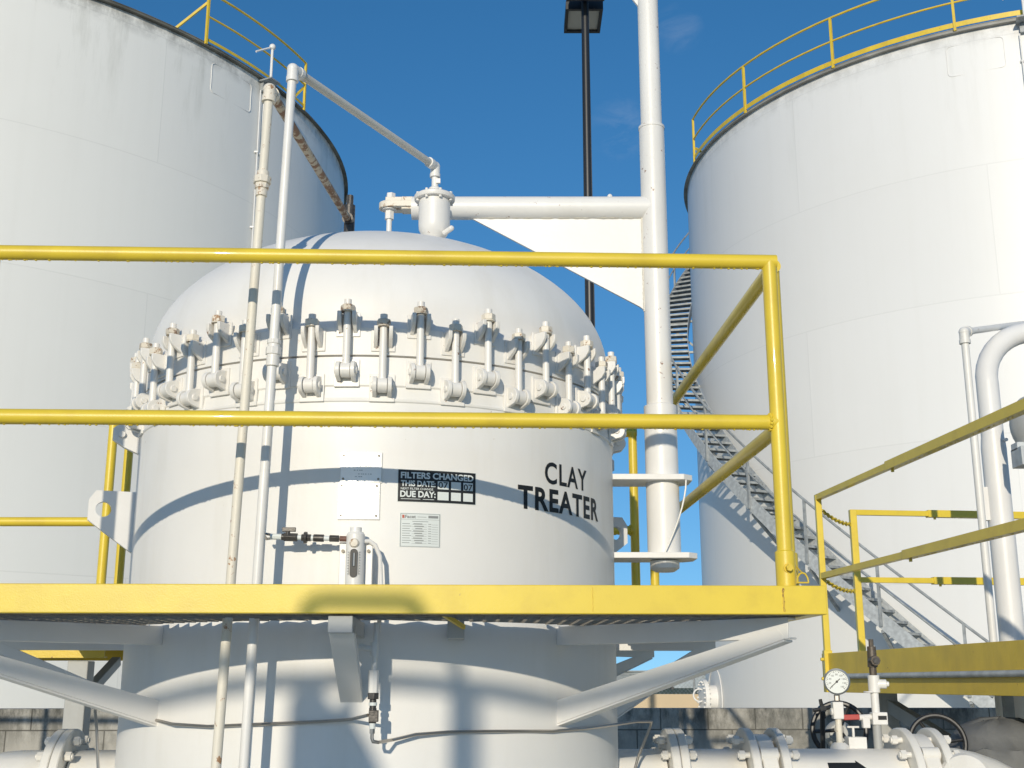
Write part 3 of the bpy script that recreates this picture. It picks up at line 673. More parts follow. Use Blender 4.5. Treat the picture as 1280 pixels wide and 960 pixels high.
# upper guy strut and cable
m = MB(); m.prism([(JX-.047, EYE+3.12), (JX-.047, EYE+3.5), (JX-.30, EYE+3.5)], .014, M); m.build('top_gusset', WHITE, jb)
for hh, ln in ((.857, .765), (.528, .775)):
    m = MB(); poly = [(.30, -.10), (ln-.04, -.10), (ln, -.06), (ln, .06), (ln-.04, .10), (.30, .10)]
    m.prism(poly, .024, Matrix.Translation((0, JY, EYE+hh-.012))); m.build('bracket_plate', WHITE, CT, bevel=.002)
m = MB(); pts = [Vector((.735, JY-.085, EYE+.835))]+[Vector((.735-.10*(i/8)**1.6, JY-.09, EYE+.835-.31*i/8)) for i in range(1, 9)]; m.tube(pts, .0035, 6); m.build('cable', WHITEP, jb)

# ------------------------------------------------------------------ vent valve on the dome
vx, vy = at(543, 270, 4.85).x, 4.85
zb = DOME(math.hypot(vx-C.x, vy-C.y))
vv = thing('air_vent_valve', (vx, vy, zb), 'white bucket shaped air vent valve with a flanged lid on top of the dome', 'valve')
zt = at(543, 248, vy).z
m = MB(); m.lathe([(.030, zb-.03), (.034, zb+.012), (.036, zb+.015), (.055, zb+.03), (.066, zb+.055), (.068, zb+.08), (.068, zt), (0, zt)], (vx, vy, 0), 40); m.build('body', WHITEC, vv)
m = MB(); m.lathe([(.068, zt-.012), (.086, zt-.012), (.088, zt-.009), (.088, zt+.006), (.08, zt+.012), (.03, zt+.02), (.026, zt+.045), (.02, zt+.05), (0, zt+.05)], (vx, vy, 0), 40)
for i in range(8):
    b = R_(22+45*i); p = Vector((vx+.077*math.sin(b), vy-.077*math.cos(b), zt)); m.cyl(p-Vector((0,0,.022)), p+Vector((0,0,.018)), .0065, seg=6)
m.build('lid', WHITEC, vv)
m = MB(); p = Vector((vx+.045, vy-.04, zb+.025)); m.cyl(p, p+Vector((.028, -.02, .012)), .012, seg=10); m.ball(p+Vector((.032, -.022, .014)), .0125, 8, 6); m.build('drain_plug', WHITEC, vv)

# ------------------------------------------------------------------ vertical small-bore pipes
def vent_pipe():
    pr = .0163
    b0 = at(303, 985, 3.97); b1 = at(366, 88, 3.95); zE = at(541, 208, vy).z
    t = thing('vent_pipe', (b0.x, b0.y, 0), 'clean white vent pipe with a union, bending over to the dome top valve', 'pipe')
    base = b1+(b0-b1)*(b1.z/(b1.z-b0.z)); base.z = .02
    m = MB(); un = at(342, 436, 3.957)
    m.tube([base, b1], pr, 18); m.build('riser', WHITEP, t)
    d = (b1-base).normalized(); m = MB(); m.cyl(un-d*.062, un-d*.02, .022, seg=18); m.cyl(un-d*.022, un+d*.004, .027, seg=8); m.cyl(un+d*.004, un+d*.016, .021, seg=18); m.cyl(un+d*.016, un+d*.032, .024, seg=8); m.build('union', WHITEC, t, bevel=.0015)
    top = Vector((b1.x, b1.y, b1.z+.005)); e1 = Vector((vx, vy, zE))
    dd = (e1-top).normalized()
    m = MB(); m.tube([top+dd*.03, e1-dd*.02], pr, 18); m.build('cross_pipe', DULLP, t)
    m = MB(); m.cyl(top-Vector((0,0,.05)), top-Vector((0,0,.032)), .0225, seg=18); m.ball(top, .0215, 16, 10); m.cyl(top-Vector((0,0,.034)), top, .0205, seg=18); m.cyl(top, top+dd*.04, .0205, seg=18); m.cyl(top+dd*.032, top+dd*.05, .0225, seg=18); m.build('elbow', WHITEP, t)
    m = MB(); m.cyl(e1-dd*.055, e1-dd*.03, .0225, seg=18); m.ball(e1, .0215, 16, 10); m.cyl(e1-dd*.04, e1, .0205, seg=18); m.cyl(e1, e1-Vector((0,0,.045)), .0205, seg=18); m.cyl(e1-Vector((0,0,.036)), e1-Vector((0,0,.052)), .0225, seg=18); m.build('elbow', WHITEP, t)
    m = MB(); m.cyl(e1-Vector((0,0,.05)), Vector((vx, vy, zt+.04)), .0145, seg=16); m.box((vx+.015, vy-.012, zt+.075), (.018, .014, .02)); m.build('nipple', WHITEP, t)
vent_pipe()
def drain_pipe():
    pr = .0163; b0 = at(268, 985, 3.93); b1 = at(337, 112, 3.95)
    base = b1+(b0-b1)*((b1.z-.02)/(b1.z-b0.z))
    t = thing('rusty_pipe', (base.x, base.y, 0), 'rust spotted cream pipe with a rusted union, leftmost riser beside the vessel', 'pipe')
    m = MB(); m.tube([base, b1], pr, 18); m.build('riser', CREAM, t)
    d = (b1-base).normalized(); un = at(328, 226, 3.945)
    m = MB(); m.cyl(un-d*.06, un-d*.03, .0205, seg=16); m.cyl(un-d*.032, un-d*.012, .026, seg=8); m.cyl(un-d*.012, un+d*.014, .032, seg=8); m.cyl(un+d*.014, un+d*.035, .022, seg=16); m.build('union', NUT, t, bevel=.002)
    e2 = Vector((-.755, 5.22, b1.z)); dd = (e2-b1).normalized()
    m = MB(); m.cyl(b1-d*.05, b1-d*.028, .0255, seg=16); m.cyl(b1-d*.03, b1, .022, seg=16); m.ball(b1, .0235, 16, 10); m.cyl(b1, b1+dd*.045, .022, seg=16); m.cyl(b1+dd*.03, b1+dd*.05, .0255, seg=16); m.build('elbow', NUT, t)
    m = MB(); m.tube([b1+dd*.04, e2], pr*1.05, 16); m.build('cross_pipe', RUSTP, t)
    m = MB(); m.cyl(e2+Vector((0,0,.075)), e2-Vector((0,0,.06)), .026, seg=14); m.cyl(e2+Vector((0,0,.07)), e2+Vector((0,0,.125)), .016, seg=10); m.cyl(e2-dd*.04, e2, .026, seg=12); m.cyl(e2-Vector((0,0,.06)), Vector((e2.x, e2.y, DOME(math.hypot(e2.x-C.x, e2.y-C.y))-.02)), .014, seg=10); m.build('valve', DARK, t)
drain_pipe()

# ------------------------------------------------------------------ access platform round the vessel
PF = thing('platform', P(0, 0, -EYE), 'square yellow edged access platform of expanded metal braced off the vessel', 'platform')
PF.location.z = EYE+.2
pL, pR, qF, qB = -1.62, 1.475, -1.455, 1.455
hT, hB = .290, .203
m = MB()
def edge(mb, a, b, inward):
    a, b = Vector(a), Vector(b); z = Vector((0,0,1))
    mid = (hT+hB)/2
    mb.bar(P(*a.xy, mid), P(*b.xy, mid), .008, hT-hB)
for nm, a, b, inn in (('front', (pL, qF), (pR, qF), (0, 1)), ('back', (pL, qB), (pR, qB), (0, -1)), ('right', (pR, qF), (pR, qB), (-1, 0)), ('left', (pL, qF), (pL, qB), (1, 0))):
    m = MB(); i2 = Vector(inn); mid = (hT+hB)/2
    ext = .004 if nm in ('front', 'back') else -.004
    d = (Vector(b)-Vector(a)).normalized(); a_ = Vector(a)-d*ext; b_ = Vector(b)+d*ext
    m.bar(P(*a_, mid), P(*b_, mid), .008, hT-hB)
    for hz in (hT-.004, hB+.004):
        c_ = i2*.0245; s_ = -.045 if nm in ('right', 'left') else 0
        m.bar(P(*(a_+c_-d*s_), hz), P(*(b_+c_+d*s_), hz), .0405, .008)
    m.build('edge_beam', YEL, PF, smooth=0, bevel=.003)
for u_, v0_, v1_, w_ in ((984, 738, 762, .004), (742, 734, 766, .0015)):
    q_ = at(u_, 750, 3.67); pz = (q_.x-C.x)*PX.x+(P(0, qF, 0).y-C.y)*PX.y
    m = MB(); n = 14; a_ = P(pz, qF-.0045, hT-.008); b_ = P(pz, qF-.0045, hB+.008)
    m.tube([a_.lerp(b_, i/n)+PX*random.uniform(-.0012, .0012) for i in range(n+1)], [w_*random.uniform(.5, 1.1) for i in range(n+1)], 6); m.build('weld_seam', WELDY if w_ > .002 else YELR, PF)
# expanded metal deck
m = MB(); th_ = .003; pitch = .030; zg = hB+.006; row = 0; q = qF+.03
while q < qB-.03:
    n = int((pR-pL-.06)/.045); prev = None
    for i in range(n+1):
        p_ = pL+.03+i*.045; qq = q+(pitch/2 if (i % 2) ^ (row % 2) else -pitch/2)*.9
        cur = (p_, qq)
        if prev and math.hypot((p_+prev[0])/2, (qq+prev[1])/2) > 1.045:
            a, b = P(*prev, zg), P(*cur, zg); s_ = QY*.0035; u_ = Vector((0,0,.0065))
            m.add([a-s_-u_, a+s_-u_*.2, a+s_+u_, a-s_+u_*.2, b-s_-u_, b+s_-u_*.2, b+s_+u_, b-s_+u_*.2], [(0,1,5,4), (1,2,6,5), (2,3,7,6), (3,0,4,7)])
        prev = cur
    q += pitch; row += 1
m.build('expanded_metal_deck', GRATE, PF, smooth=0)
# radial bearers and diagonal braces
def bearer(ang, rout, wide=.06):
    a = ang; d = PX*math.sin(R_(a))-QY*math.cos(R_(a)); sd = Vector((-d.y, d.x, 0))
    o0 = C+Vector((0,0,EYE)); z = Vector((0,0,1))
    fl = sd if sd.y > 0 else -sd
    m = MB(); p0 = o0+d*1.0+z*.166; p1 = o0+d*(rout-.012)+z*.166
    m.bar(p0, p1, .006, .066); m.bar(p0+fl*.026+z*.030, p1+fl*.026+z*.030, .046, .006); m.bar(p0+fl*.026-z*.030, p1+fl*.026-z*.030, .046, .006)
    m.build('bearer', WHITE, PF, smooth=0, bevel=.002)
    ro = rout-.05; M = Matrix(((d.x, 0, sd.x, o0.x), (d.y, 0, sd.y, o0.y), (0, 1, 0, o0.z), (0,0,0,1)))
    m = MB(); m.prism([(.995, -.142), (ro+.02, .132), (ro+.02, .146), (ro, .168), (.995, -.060)], .007, M)
    b0 = o0+d*.995-z*.142; b1 = o0+d*(ro+.02)+z*.132; dv = (b1-b0).normalized(); up = fl.cross(dv); up = up if up.z > 0 else -up
    m.bar(b0+fl*.024-up*.004, b1+fl*.024-up*.004, .055, .007, up)
    m.build('brace', WHITE, PF, smooth=0, bevel=.002)
corner = lambda a: (1.45/max(abs(math.sin(R_(a))), abs(math.cos(R_(a)))))
for a in (45, -45, 135, -135): bearer(a, 1.96)
for a in (90, 180): bearer(a, 1.44)
for a in (-90,): bearer(a, 1.6)
# the front brace is seen end-on
d = -QY; o0 = C+Vector((0,0,EYE)); z = Vector((0,0,1)); sd = PX
b0 = o0+d*.995+z*(-.06); b1 = o0+d*1.41+z*.15; dv = (b1-b0).normalized(); up = sd.cross(dv); up = up if up.z > 0 else -up
m = MB(); m.bar(b0, b1, .074, .008, up)
for s_ in (-1, 1): m.bar(b0+sd*s_*.0335+up*.021, b1+sd*s_*.0335+up*.021, .007, .034, up)
m.build('brace', WHITE, PF, smooth=0, bevel=.002)
m = MB(); m.bar(o0+d*1.0+z*.172, o0+d*1.44+z*.172, .074, .05); m.build('bearer', GREYP, PF, smooth=0, bevel=.002)
m = MB(); m.bar(P(.345, -1.13, .17), P(.345, -.93, .17), .055, .055); m.build('bearer', GREYP, PF, smooth=0, bevel=.002)
m = MB(); m.bar(at(548, 764, 3.80), at(580, 784, 4.0), .010, .014); m.build('tie_bar', YELR, PF, smooth=0)
# guardrail panels (each lifts out of sockets on the edge beam)
RR = .0242; hTop, hMid = 1.356, .812
def panel(ends, label, drip=True, sock=True):
    (p0, q0), (p1, q1) = ends; base = P(p0, q0, hT)
    t = thing('guardrail', base, label, 'guardrail', 'yellow guardrail panels round the treater platform')
    m = MB(); a, b = P(p0, q0, hTop), P(p1, q1, hTop); e_ = (b-a).normalized()*RR*.96; m.tube([a-e_, b+e_], RR, 24)
    if drip: m.drips(a, b, RR, .022)
    m.build('top_rail', YEL, t)
    m = MB(); a, b = P(p0, q0, hMid), P(p1, q1, hMid); m.tube([a, b], RR, 24)
    d = (b-a).normalized()
    for (e, s_) in ((a, 1), (b, -1)):
        for i in range(14):
            an = 2*math.pi*i/14; o_ = d.orthogonal().normalized(); w_ = d.cross(o_); pt = e+d*s_*(RR+.001)+(o_*math.cos(an)+w_*math.sin(an))*(RR+.001); m.ball(pt, .006, 6, 4)
    if drip: m.drips(a, b, RR, .022)
    m.build('mid_rail', YEL, t)
    for (p_, q_) in ends:
        m = MB(); m.tube([P(p_, q_, hT+.003), P(p_, q_, hTop)], RR, 24); m.build('post', YEL, t)
    if sock:
        for (p_, q_) in ends:
            m = MB(); m.tube([P(p_, q_, hT), P(p_, q_, hT+.108)], .0312, 24); m.tube([P(p_, q_, hT+.1082), P(p_, q_, hT+.112)], [.0305, .0265], 24)
            o = m.build('socket', YEL, t)
            m = MB(); c_ = P(p_, q_, hT+.055); m.cyl(c_-QY*.052, c_-QY*.03, .011, seg=6); m.cyl(c_-QY*.034, c_-QY*.031, .015, seg=14); m.build('socket_bolt', YELR, o)
    return t
fr = panel(((-1.165, -1.405), (1.372, -1.405)), 'yellow pipe guardrail crossing the whole front of the treater platform')
panel(((-1.59, -1.405), (-1.262, -1.405)), 'short yellow pipe guardrail at the front left corner of the treater platform')
# corner mitre piece
panel(((1.397, -1.345), (1.395, 1.385)), 'yellow pipe guardrail along the right edge of the treater platform')
panel(((1.294, 1.40), (-1.478, 1.40)), 'yellow pipe guardrail along the back edge of the treater platform')
m = MB(); c_ = P(1.412, -1.446, hT+.004); pts = [c_+PX*.018*math.cos(R_(a))+Vector((0,0,.006+.03*max(0, math.sin(R_(a))))) for a in range(0, 361, 30)]
m.tube(pts, .0028, 6); m.tube([c_+Vector((0,0,.035)), P(1.405, -1.38, hT+.075)], .002, 6); tag(m.build('locking_wire', YELR, origin=c_), 'loose yellow painted locking wire at the front right post foot', 'wire')

# ------------------------------------------------------------------ sight flow indicator and tubing
fx = -.525; fy = 4.035
fm = thing('flow_indicator', (fx, fy, at(448, 735, fy).z-.05), 'white sight flow indicator with a dark slot fixed to the vessel front', 'flow indicator')
zt_ = at(448, 664, fy).z; zb_ = at(448, 770, fy).z
m = MB(); m.cyl((fx, fy, zb_), (fx, fy, zt_-.012), .031, seg=28); m.cyl((fx, fy, zt_-.012), (fx, fy, zt_-.004), .031, .026, seg=28); m.cyl((fx, fy, zt_-.004), (fx, fy, zt_+.012), .02, seg=20); m.build('body', WHITEP, fm)
m = MB(); m.box((fx-.042, fy+.025, zt_-.11), (.028, .012, .15)); m.box((fx+.042, fy+.025, zt_-.11), (.028, .012, .15)); m.build('mounting_plate', WHITEP, fm, bevel=.002)
for sx in (-1, 1): m = MB(); m.cyl((fx+sx*.043, fy+.012, zt_-.065), (fx+sx*.043, fy+.022, zt_-.065), .006, seg=8); m.build('screw', RIVET, fm)
m = MB(); zs0, zs1 = at(447, 722, fy).z, at(447, 688, fy).z
for (xx, r_) in ((0, .0125),):
    poly = [(r_*math.cos(R_(a)), zs1-.01+r_*math.sin(R_(a))) for a in range(0, 181, 20)]+[(r_*math.cos(R_(a)), zs0+.01+r_*math.sin(R_(a))) for a in range(180, 361, 20)]
    m.prism([(fx+x_, z_) for x_, z_ in poly], .004, Matrix(((1,0,0,0), (0,0,-1,fy-.0315), (0,1,0,0), (0,0,0,1))))
sl = m.build('sight_slot', INK, fm)
m = MB(); m.cyl((fx+.001, fy-.034, zs0+.035), (fx+.001, fy-.034, zs1-.012), .0045, seg=10); m.build('float', STEEL, sl)
m = MB(); m.lathe([(.014, 0), (.016, .004), (.012, .01), (0, .012)], (fx, fy-.028, at(447, 680, fy).z), 16, (0,-1,0)); m.build('plug', NUT, fm)
for sx in (-1, 1):
    m = MB(); m.box((fx+sx*.0165, fy-.0278, zs0+.045), (.0012, .002, .075))
    for i in range(9): m.box((fx+sx*.019, fy-.0268, zs0+.01+i*.009), (.005, .002, .0015))
    m.build('printed_scale', GREYINK, fm, smooth=0)
# sample valve to the left
zv = at(380, 672, fy).z
sv = thing('sample_valve', (fx-.03, fy, zv), 'black needle valve and fittings sticking out left of the flow indicator', 'valve')
def seg_(mb, u0, u1, r, n=14):
    x0, x1 = at(u0, 670, fy).x, at(u1, 670, fy).x; z0 = zv+.012*(380-u0)/50*.35; z1 = zv+.012*(380-u1)/50*.35
    mb.cyl((x0, fy, z0), (x1, fy, z1), r, seg=n)
m = MB(); seg_(m, 436, 425, .0095); m.build('nipple', mat('rust_brown_nipple', (.16, .08, .06), .6), sv)
m = MB(); seg_(m, 424, 412, .0115, 6); seg_(m, 405, 392, .0125); seg_(m, 389, 377, .012, 8); seg_(m, 384, 380, .020, 8); seg_(m, 372, 355, .014, 8); seg_(m, 366, 352, .011)
x_ = at(360, 670, fy).x; m.cyl((x_, fy-.005, zv), (x_, fy-.005, zv+.026), .008, seg=8); m.box((x_+.004, fy-.008, zv+.026), (.045, .014, .014)); m.build('valve_body', DARK, sv, bevel=.001)
for q_ in ((413, 404, .0085), (393, 388, .0095), (378, 371, .0085), (354, 338, .010, 8)): m = MB(); seg_(m, *q_); m.build('sealed_thread', SIGNW, sv)
m = MB(); x_ = at(338, 668, fy).x; m.tube([(x_, fy, zv+.010), (x_-.015, fy+.005, zv+.013), (x_-.028, fy+.02, zv+.012), (x_-.02, fy+.04, zv+.0), (x_-.01, fy+.055, zv+.004)], .0045, 8); m.build('tube_end', STEEL, sv)
# outlet tube, right of the indicator, dropping through the deck, with its drain assembly
tb = thing('drain_fitting', (at(467, 800, 4.02).x, 4.02, at(467, 925, 4.02).z), 'vertical drain fitting stack of white and dark unions under the platform front', 'fitting')
x2 = at(476, 700, 4.05).x; m = MB()
m.tube([(fx+.02, fy, at(460, 677, fy).z), (fx+.045, fy+.01, at(460, 676, fy).z), (fx+.065, fy+.012, at(460, 681, fy).z), (x2-.003, fy+.014, at(460, 695, fy).z), (x2+.004, fy+.014, at(470, 735, fy).z), (x2, fy+.01, at(470, 790, fy).z)], .0075, 10); m.build('inlet_tube', WHITEP, tb)
yd = 3.99; xd = at(467, 850, yd).x; Zd = lambda v: at(467, v, yd).z
m = MB(); m.cyl((xd+.005, yd, Zd(778)), (xd, yd, Zd(840)), .0085, seg=12); m.cyl((xd, yd, Zd(838)), (xd, yd, Zd(866)), .0165, seg=8); m.cyl((xd, yd, Zd(803)), (xd, yd, Zd(820)), .013, seg=12); m.cyl((xd, yd, Zd(811)), (xd-.05, yd+.01, Zd(808)), .011, seg=12); m.build('upper_fitting', WHITEP, tb)
m = MB(); m.cyl((xd, yd, Zd(866)), (xd, yd, Zd(874)), .019, seg=6); m.cyl((xd, yd, Zd(874)), (xd, yd, Zd(887)), .011, seg=12); m.cyl((xd, yd, Zd(885)), (xd, yd, Zd(904)), .0125, seg=8); m.box((xd+.004, yd-.006, Zd(895)), (.03, .022, .036)); m.build('lower_valve', DARK, tb, bevel=.0015)
m = MB(); m.cyl((xd, yd, Zd(878)), (xd, yd, Zd(882)), .0135, seg=12); m.build('sealed_thread', SIGNW, tb)
m = MB(); m.cyl((xd, yd, Zd(904)), (xd, yd, Zd(911)), .010, seg=10); m.build('sealed_thread', SIGNW, tb)
m = MB(); m.cyl((xd, yd, Zd(910)), (xd, yd, Zd(917)), .009, seg=6); m.build('compression_nut', STEEL, tb)
m = MB(); pts = [Vector((xd, yd, Zd(916))), Vector((xd, yd, Zd(923))), Vector((xd+.004, yd-.0, Zd(927))), Vector((xd+.02, yd+.005, Zd(928)))]
for (u, v, dr) in ((490, 925, .05), (520, 918, .035), (560, 915, .022), (620, 914, .014), (690, 914, .012), (730, 911, .012), (760, 907, .02)):
    a, zz = hit(u, v, C.x, C.y, RS+dr); pts.append(Vector((C.x+(RS+dr)*math.sin(a), C.y-(RS+dr)*math.cos(a), zz)))
pts += [at(795, 902, 4.86), at(814, 902, 4.9), at(813, 908, 4.92), at(806, 925, 4.93), at(798, 945, 4.94), at(790, 975, 4.95)]
m.tube(pts, .0055, 10); m.build('copper_tube', STEEL, tb)
m = MB(); pts = [Vector((xd-.015, yd, Zd(894)))]
for (u, v, dr) in ((440, 899, .03), (400, 902, .02), (330, 905, .016), (260, 908, .02), (215, 905, .03)):
    a, zz = hit(u, v, C.x, C.y, RS+dr); pts.append(Vector((C.x+(RS+dr)*math.sin(a), C.y-(RS+dr)*math.cos(a), zz)))
pts += [at(165, 893, 4.55), at(145, 884, 4.6), at(125, 880, 4.65), at(119, 888, 4.66), at(121, 915, 4.67), at(123, 970, 4.67)]
m.tube(pts, .0055, 10); m.build('copper_tube', STEEL, tb)

# ------------------------------------------------------------------ outlet pipeline at lower right, inlet at lower left
def pipe_run(sgn, label, full):
    t = thing('pipeline', P(sgn*1.26, 0, PH-PR), label, 'pipeline')
    if full:
        m = MB(); m.tube([P(1.26, 0, PH), P(1.51, 0, PH)], PR, 40); flange(m, P(1.252, 0, PH), PX, PR, .245, .034); flange(m, P(1.535, 0, PH), PX, PR, .245, .034); m.build('spool', CREAMP, t)
        m = MB(); flange(m, P(1.595, 0, PH), PX, PR*.9, .22, .062); m.cyl(P(1.595, 0, PH-.28), P(1.595, 0, PH+.21), .035, seg=16)
        for i in range(4):
            b = R_(45+90*i); c_ = P(1.595, 0, PH)+(Vector((0,0,1))*math.cos(b)+QY*math.sin(b))*.205; m.cyl(c_-PX*.035, c_+PX*.035, .03, seg=14)
        m.build('butterfly_valve', CREAMP, t)
        m = MB(); flange(m, P(1.655, 0, PH), PX, PR, .245, .034); m.tube([P(1.665, 0, PH), P(2.17, 0, PH)], PR, 40); flange(m, P(2.19, 0, PH), PX, PR, .245, .034); m.build('spool', CREAMP, t)
        bolts(t, P(1.595, 0, PH), PX, .205, .125, 12, .019); bolts(t, P(2.25, 0, PH), PX, .205, .125, 12, .019)
        m = MB(); flange(m, P(2.25, 0, PH), PX, PR*.9, .22, .062)
        for i in range(4):
            b = R_(45+90*i); c_ = P(2.25, 0, PH)+(Vector((0,0,1))*math.cos(b)+QY*math.sin(b))*.205; m.cyl(c_-PX*.035, c_+PX*.035, .03, seg=14)
        m.build('wafer_check_valve', CREAMP, t)
        m = MB(); flange(m, P(2.31, 0, PH), PX, PR, .245, .034)
        cc_ = P(2.33, 0, PH-.46); m.tube([P(2.32, 0, PH)]+arc(cc_, (0,0,.46), PX*.46, None, 12)+[P(2.79, 0, -EYE+.05)], PR*1.04, 40); m.build('elbow', CREAMP, t)
        # black flow arrow painted on the pipe
        m = MB(); n = 10
        def onp(x, ang): return P(x, 0, PH)+(Vector((0,0,1))*math.cos(ang)-QY*math.sin(ang))*(PR+.0018)
        a0, a1 = R_(46), R_(66); x0 = 1.84; x1 = 1.955; xt = 1.995; vs = []; fs = []
        for i in range(n+1):
            f = i/n; an = a0+(a1-a0)*f; vs += [onp(x0, an), onp(x1, an)]
        fs = [(2*i, 2*i+1, 2*i+3, 2*i+2) for i in range(n)]
        m.add(vs, fs); am = (a0+a1)/2; vs = []; hw = R_(14)
        for i in range(n+1):
            f = i/n; an = am-hw+2*hw*f; vs += [onp(x1, an), onp(x1+(xt-x1)*(1-abs(2*f-1))*1.0+.0005, an)]
        m.add(vs, fs); m.build('flow_arrow', INK, t, smooth=0)
    else:
        m = MB(); flange(m, P(-1.252, 0, PH), PX, PR, .245, .034); cc_ = P(-1.40, 0, PH-.26)
        m.tube([P(-1.27, 0, PH), P(-1.40, 0, PH)]+[P(-1.40-.34*math.sin(R_(9*i)), 0, PH-.34+.34*math.cos(R_(9*i))) for i in range(1, 11)]+[P(-1.74, 0, -EYE+.05)], PR, 40); m.build('elbow', CREAMP, t)
    return t
pipe_run(1, 'thick cream flanged pipeline running right from the vessel, marked with a black flow arrow', True)
pipe_run(-1, 'thick cream flanged pipe elbow at lower left of the vessel', False)
# pressure gauge
def on_pipe(u, v): 
    for Y in (5.2,): return at(u, v, Y)
gp = at(1046, 852, 5.19)
pg = thing('pressure_gauge', (gp.x, gp.y, EYE+PH+PR), 'round white faced pressure gauge on a stem above the pipeline', 'pressure gauge')
fd = Vector((-.22, -1, .0)).normalized(); RG = .052
m = MB(); m.lathe([(0, -.03), (RG*.8, -.03), (RG*.93, -.02), (RG, 0), (RG*1.04, .004), (RG*1.04, .012), (RG*.92, .014), (RG*.90, .008), (RG*.90, .004), (0, .004)], gp, 40, fd); m.build('case', mat('gauge_bezel', (.32,.33,.33), .3, metal=.8), pg)
m = MB(); m.lathe([(RG*.90, .0045), (RG*.90, .006), (0, .006)], gp, 40, fd); face = m.build('dial', SIGNW, pg)
right = Vector((0,0,1)).cross(fd).normalized()
if right.x < 0: right = -right
m = MB(); upv = Vector((0,0,1))
for i in range(28):
    b = R_(225-270*i/27); l0 = RG*(.70 if i % 3 == 0 else .76); p0 = gp+fd*.0066+(right*math.cos(b)+upv*math.sin(b))*l0; p1 = gp+fd*.0066+(right*math.cos(b)+upv*math.sin(b))*RG*.83; m.bar(p0, p1, .0014 if i % 3 else .0022, .0004, fd)
m.build('tick_mark', INK, face, smooth=0)
# dial numbers
vsall = MB()
for i, s_ in enumerate(('0','20','40','60','80','100','120','140','160')):
    b = R_(225-270*i/8); vs, fs = text_mesh(s_, .02); c_ = gp+fd*.0066+(right*math.cos(b)+upv*math.sin(b))*RG*.56; k_ = .0105; wx = max(v.x for v in vs)/2
    vsall.add([c_+right*((v.x-wx)*k_)+upv*((v.y-.35)*k_) for v in vs], fs)
vsall.build('dial_number', GREYINK, face, smooth=0)
m = MB(); b = R_(222); m.bar(gp+fd*.008-(right*math.cos(b)+upv*math.sin(b))*RG*.35, gp+fd*.008+(right*math.cos(b)+upv*math.sin(b))*RG*.7, .003, .0008, fd); m.cyl(gp+fd*.007, gp+fd*.010, .005, seg=12); m.build('needle', INK, pg, smooth=0)
zp = EYE+PH+PR; gx, gy = gp.x, gp.y+.015
m = MB(); m.cyl((gx, gy, gp.z-RG*1.02), (gx, gy, gp.z-RG-.025), .012, seg=6); m.build('stem_nut', STEEL, pg)
m = MB(); zq = gp.z-RG-.025
m.box((gx-.001, gy, zq-.04), (.044, .04, .07)); m.cyl((gx-.03, gy, zq-.045), (gx+.02, gy, zq-.045), .016, seg=12); m.build('gauge_valve', WHITEP, pg, bevel=.004)
m = MB(); m.cyl((gx, gy, zp-.02), (gx, gy, zq-.07), .0135, seg=14); m.build('stem', CREAM, pg)
m = MB(); m.lathe([(.045, zp-.02), (.036, zp+.012), (.022, zp+.024), (0, zp+.024)], (gx, gy, 0), 16); m.build('boss', WHITEP, pg)
m = MB(); m.bar((gx+.02, gy-.01, zq-.068), (gx+.085, gy-.015, zq-.066), .016, .022); m.build('lever', RED, pg, bevel=.003)
m = MB(); m.box((gx+.075, gy+.03, zp+.02), (.075, .07, .05)); m.cyl((gx+.065, gy+.02, zp+.04), (gx+.065, gy+.02, zp+.085), .006, seg=8); m.bar((gx+.04, gy+.02, zp+.085), (gx+.09, gy+.02, zp+.085), .012, .008); m.build('bleed_valve', WHITEP, pg, bevel=.01)
# relief valve
rx, ry = at(1092, 850, 5.2).x, 5.2; Zr = lambda v: at(1092, v, ry).z
rv = thing('relief_valve', (rx, ry, zp), 'small brown relief valve on a white tee beside the pressure gauge', 'relief valve')
m = MB(); m.cyl((rx, ry, zp-.02), (rx, ry, Zr(905)), .018, seg=16); m.build('stem', GREYP, rv)
m = MB(); m.box((rx+.01, ry, Zr(898)), (.062, .05, .05)); m.cyl((rx, ry, Zr(902)), (rx, ry, Zr(862)), .0165, seg=16); m.cyl((rx, ry, Zr(866)), (rx, ry, Zr(844)), .024, seg=16); m.cyl((rx-.02, ry, Zr(864)), (rx-.02, ry, Zr(866)), .026, seg=12); m.cyl((rx, ry, Zr(855)), (rx+.05, ry-.01, Zr(855)), .019, seg=16); m.cyl((rx+.048, ry-.01, Zr(855)), (rx+.06, ry-.012, Zr(855)), .011, seg=8); m.box((rx-.045, ry, Zr(903)), (.03, .03, .045)); m.cyl((rx-.075, ry, Zr(897)), (rx-.02, ry, Zr(896)), .012, seg=12); m.build('tee', WHITEP, rv, bevel=.003)
m = MB(); m.box((rx+.018, ry-.026, Zr(897)), (.035, .004, .016)); m.build('valve_tag', INK, rv)
BRN = mat('bronze_brown_valve', (.12, .10, .08), .5, metal=.3, var=.2, vscale=40, bump=.2)
m = MB(); m.cyl((rx, ry, Zr(844)), (rx, ry, Zr(832)), .016, seg=8); m.cyl((rx, ry, Zr(834)), (rx, ry, Zr(808)), .021, .018, seg=20); m.cyl((rx, ry, Zr(810)), (rx, ry, Zr(799)), .0105, seg=10); m.cyl((rx+.0, ry-.05, Zr(826)), (rx+.0, ry, Zr(826)), .021, seg=8); m.build('valve_body', BRN, rv, bevel=.0015)
m = MB(); m.cyl((rx+.0, ry-.058, Zr(826)), (rx+.0, ry-.048, Zr(826)), .013, seg=14); m.build('outlet', DARK, rv)

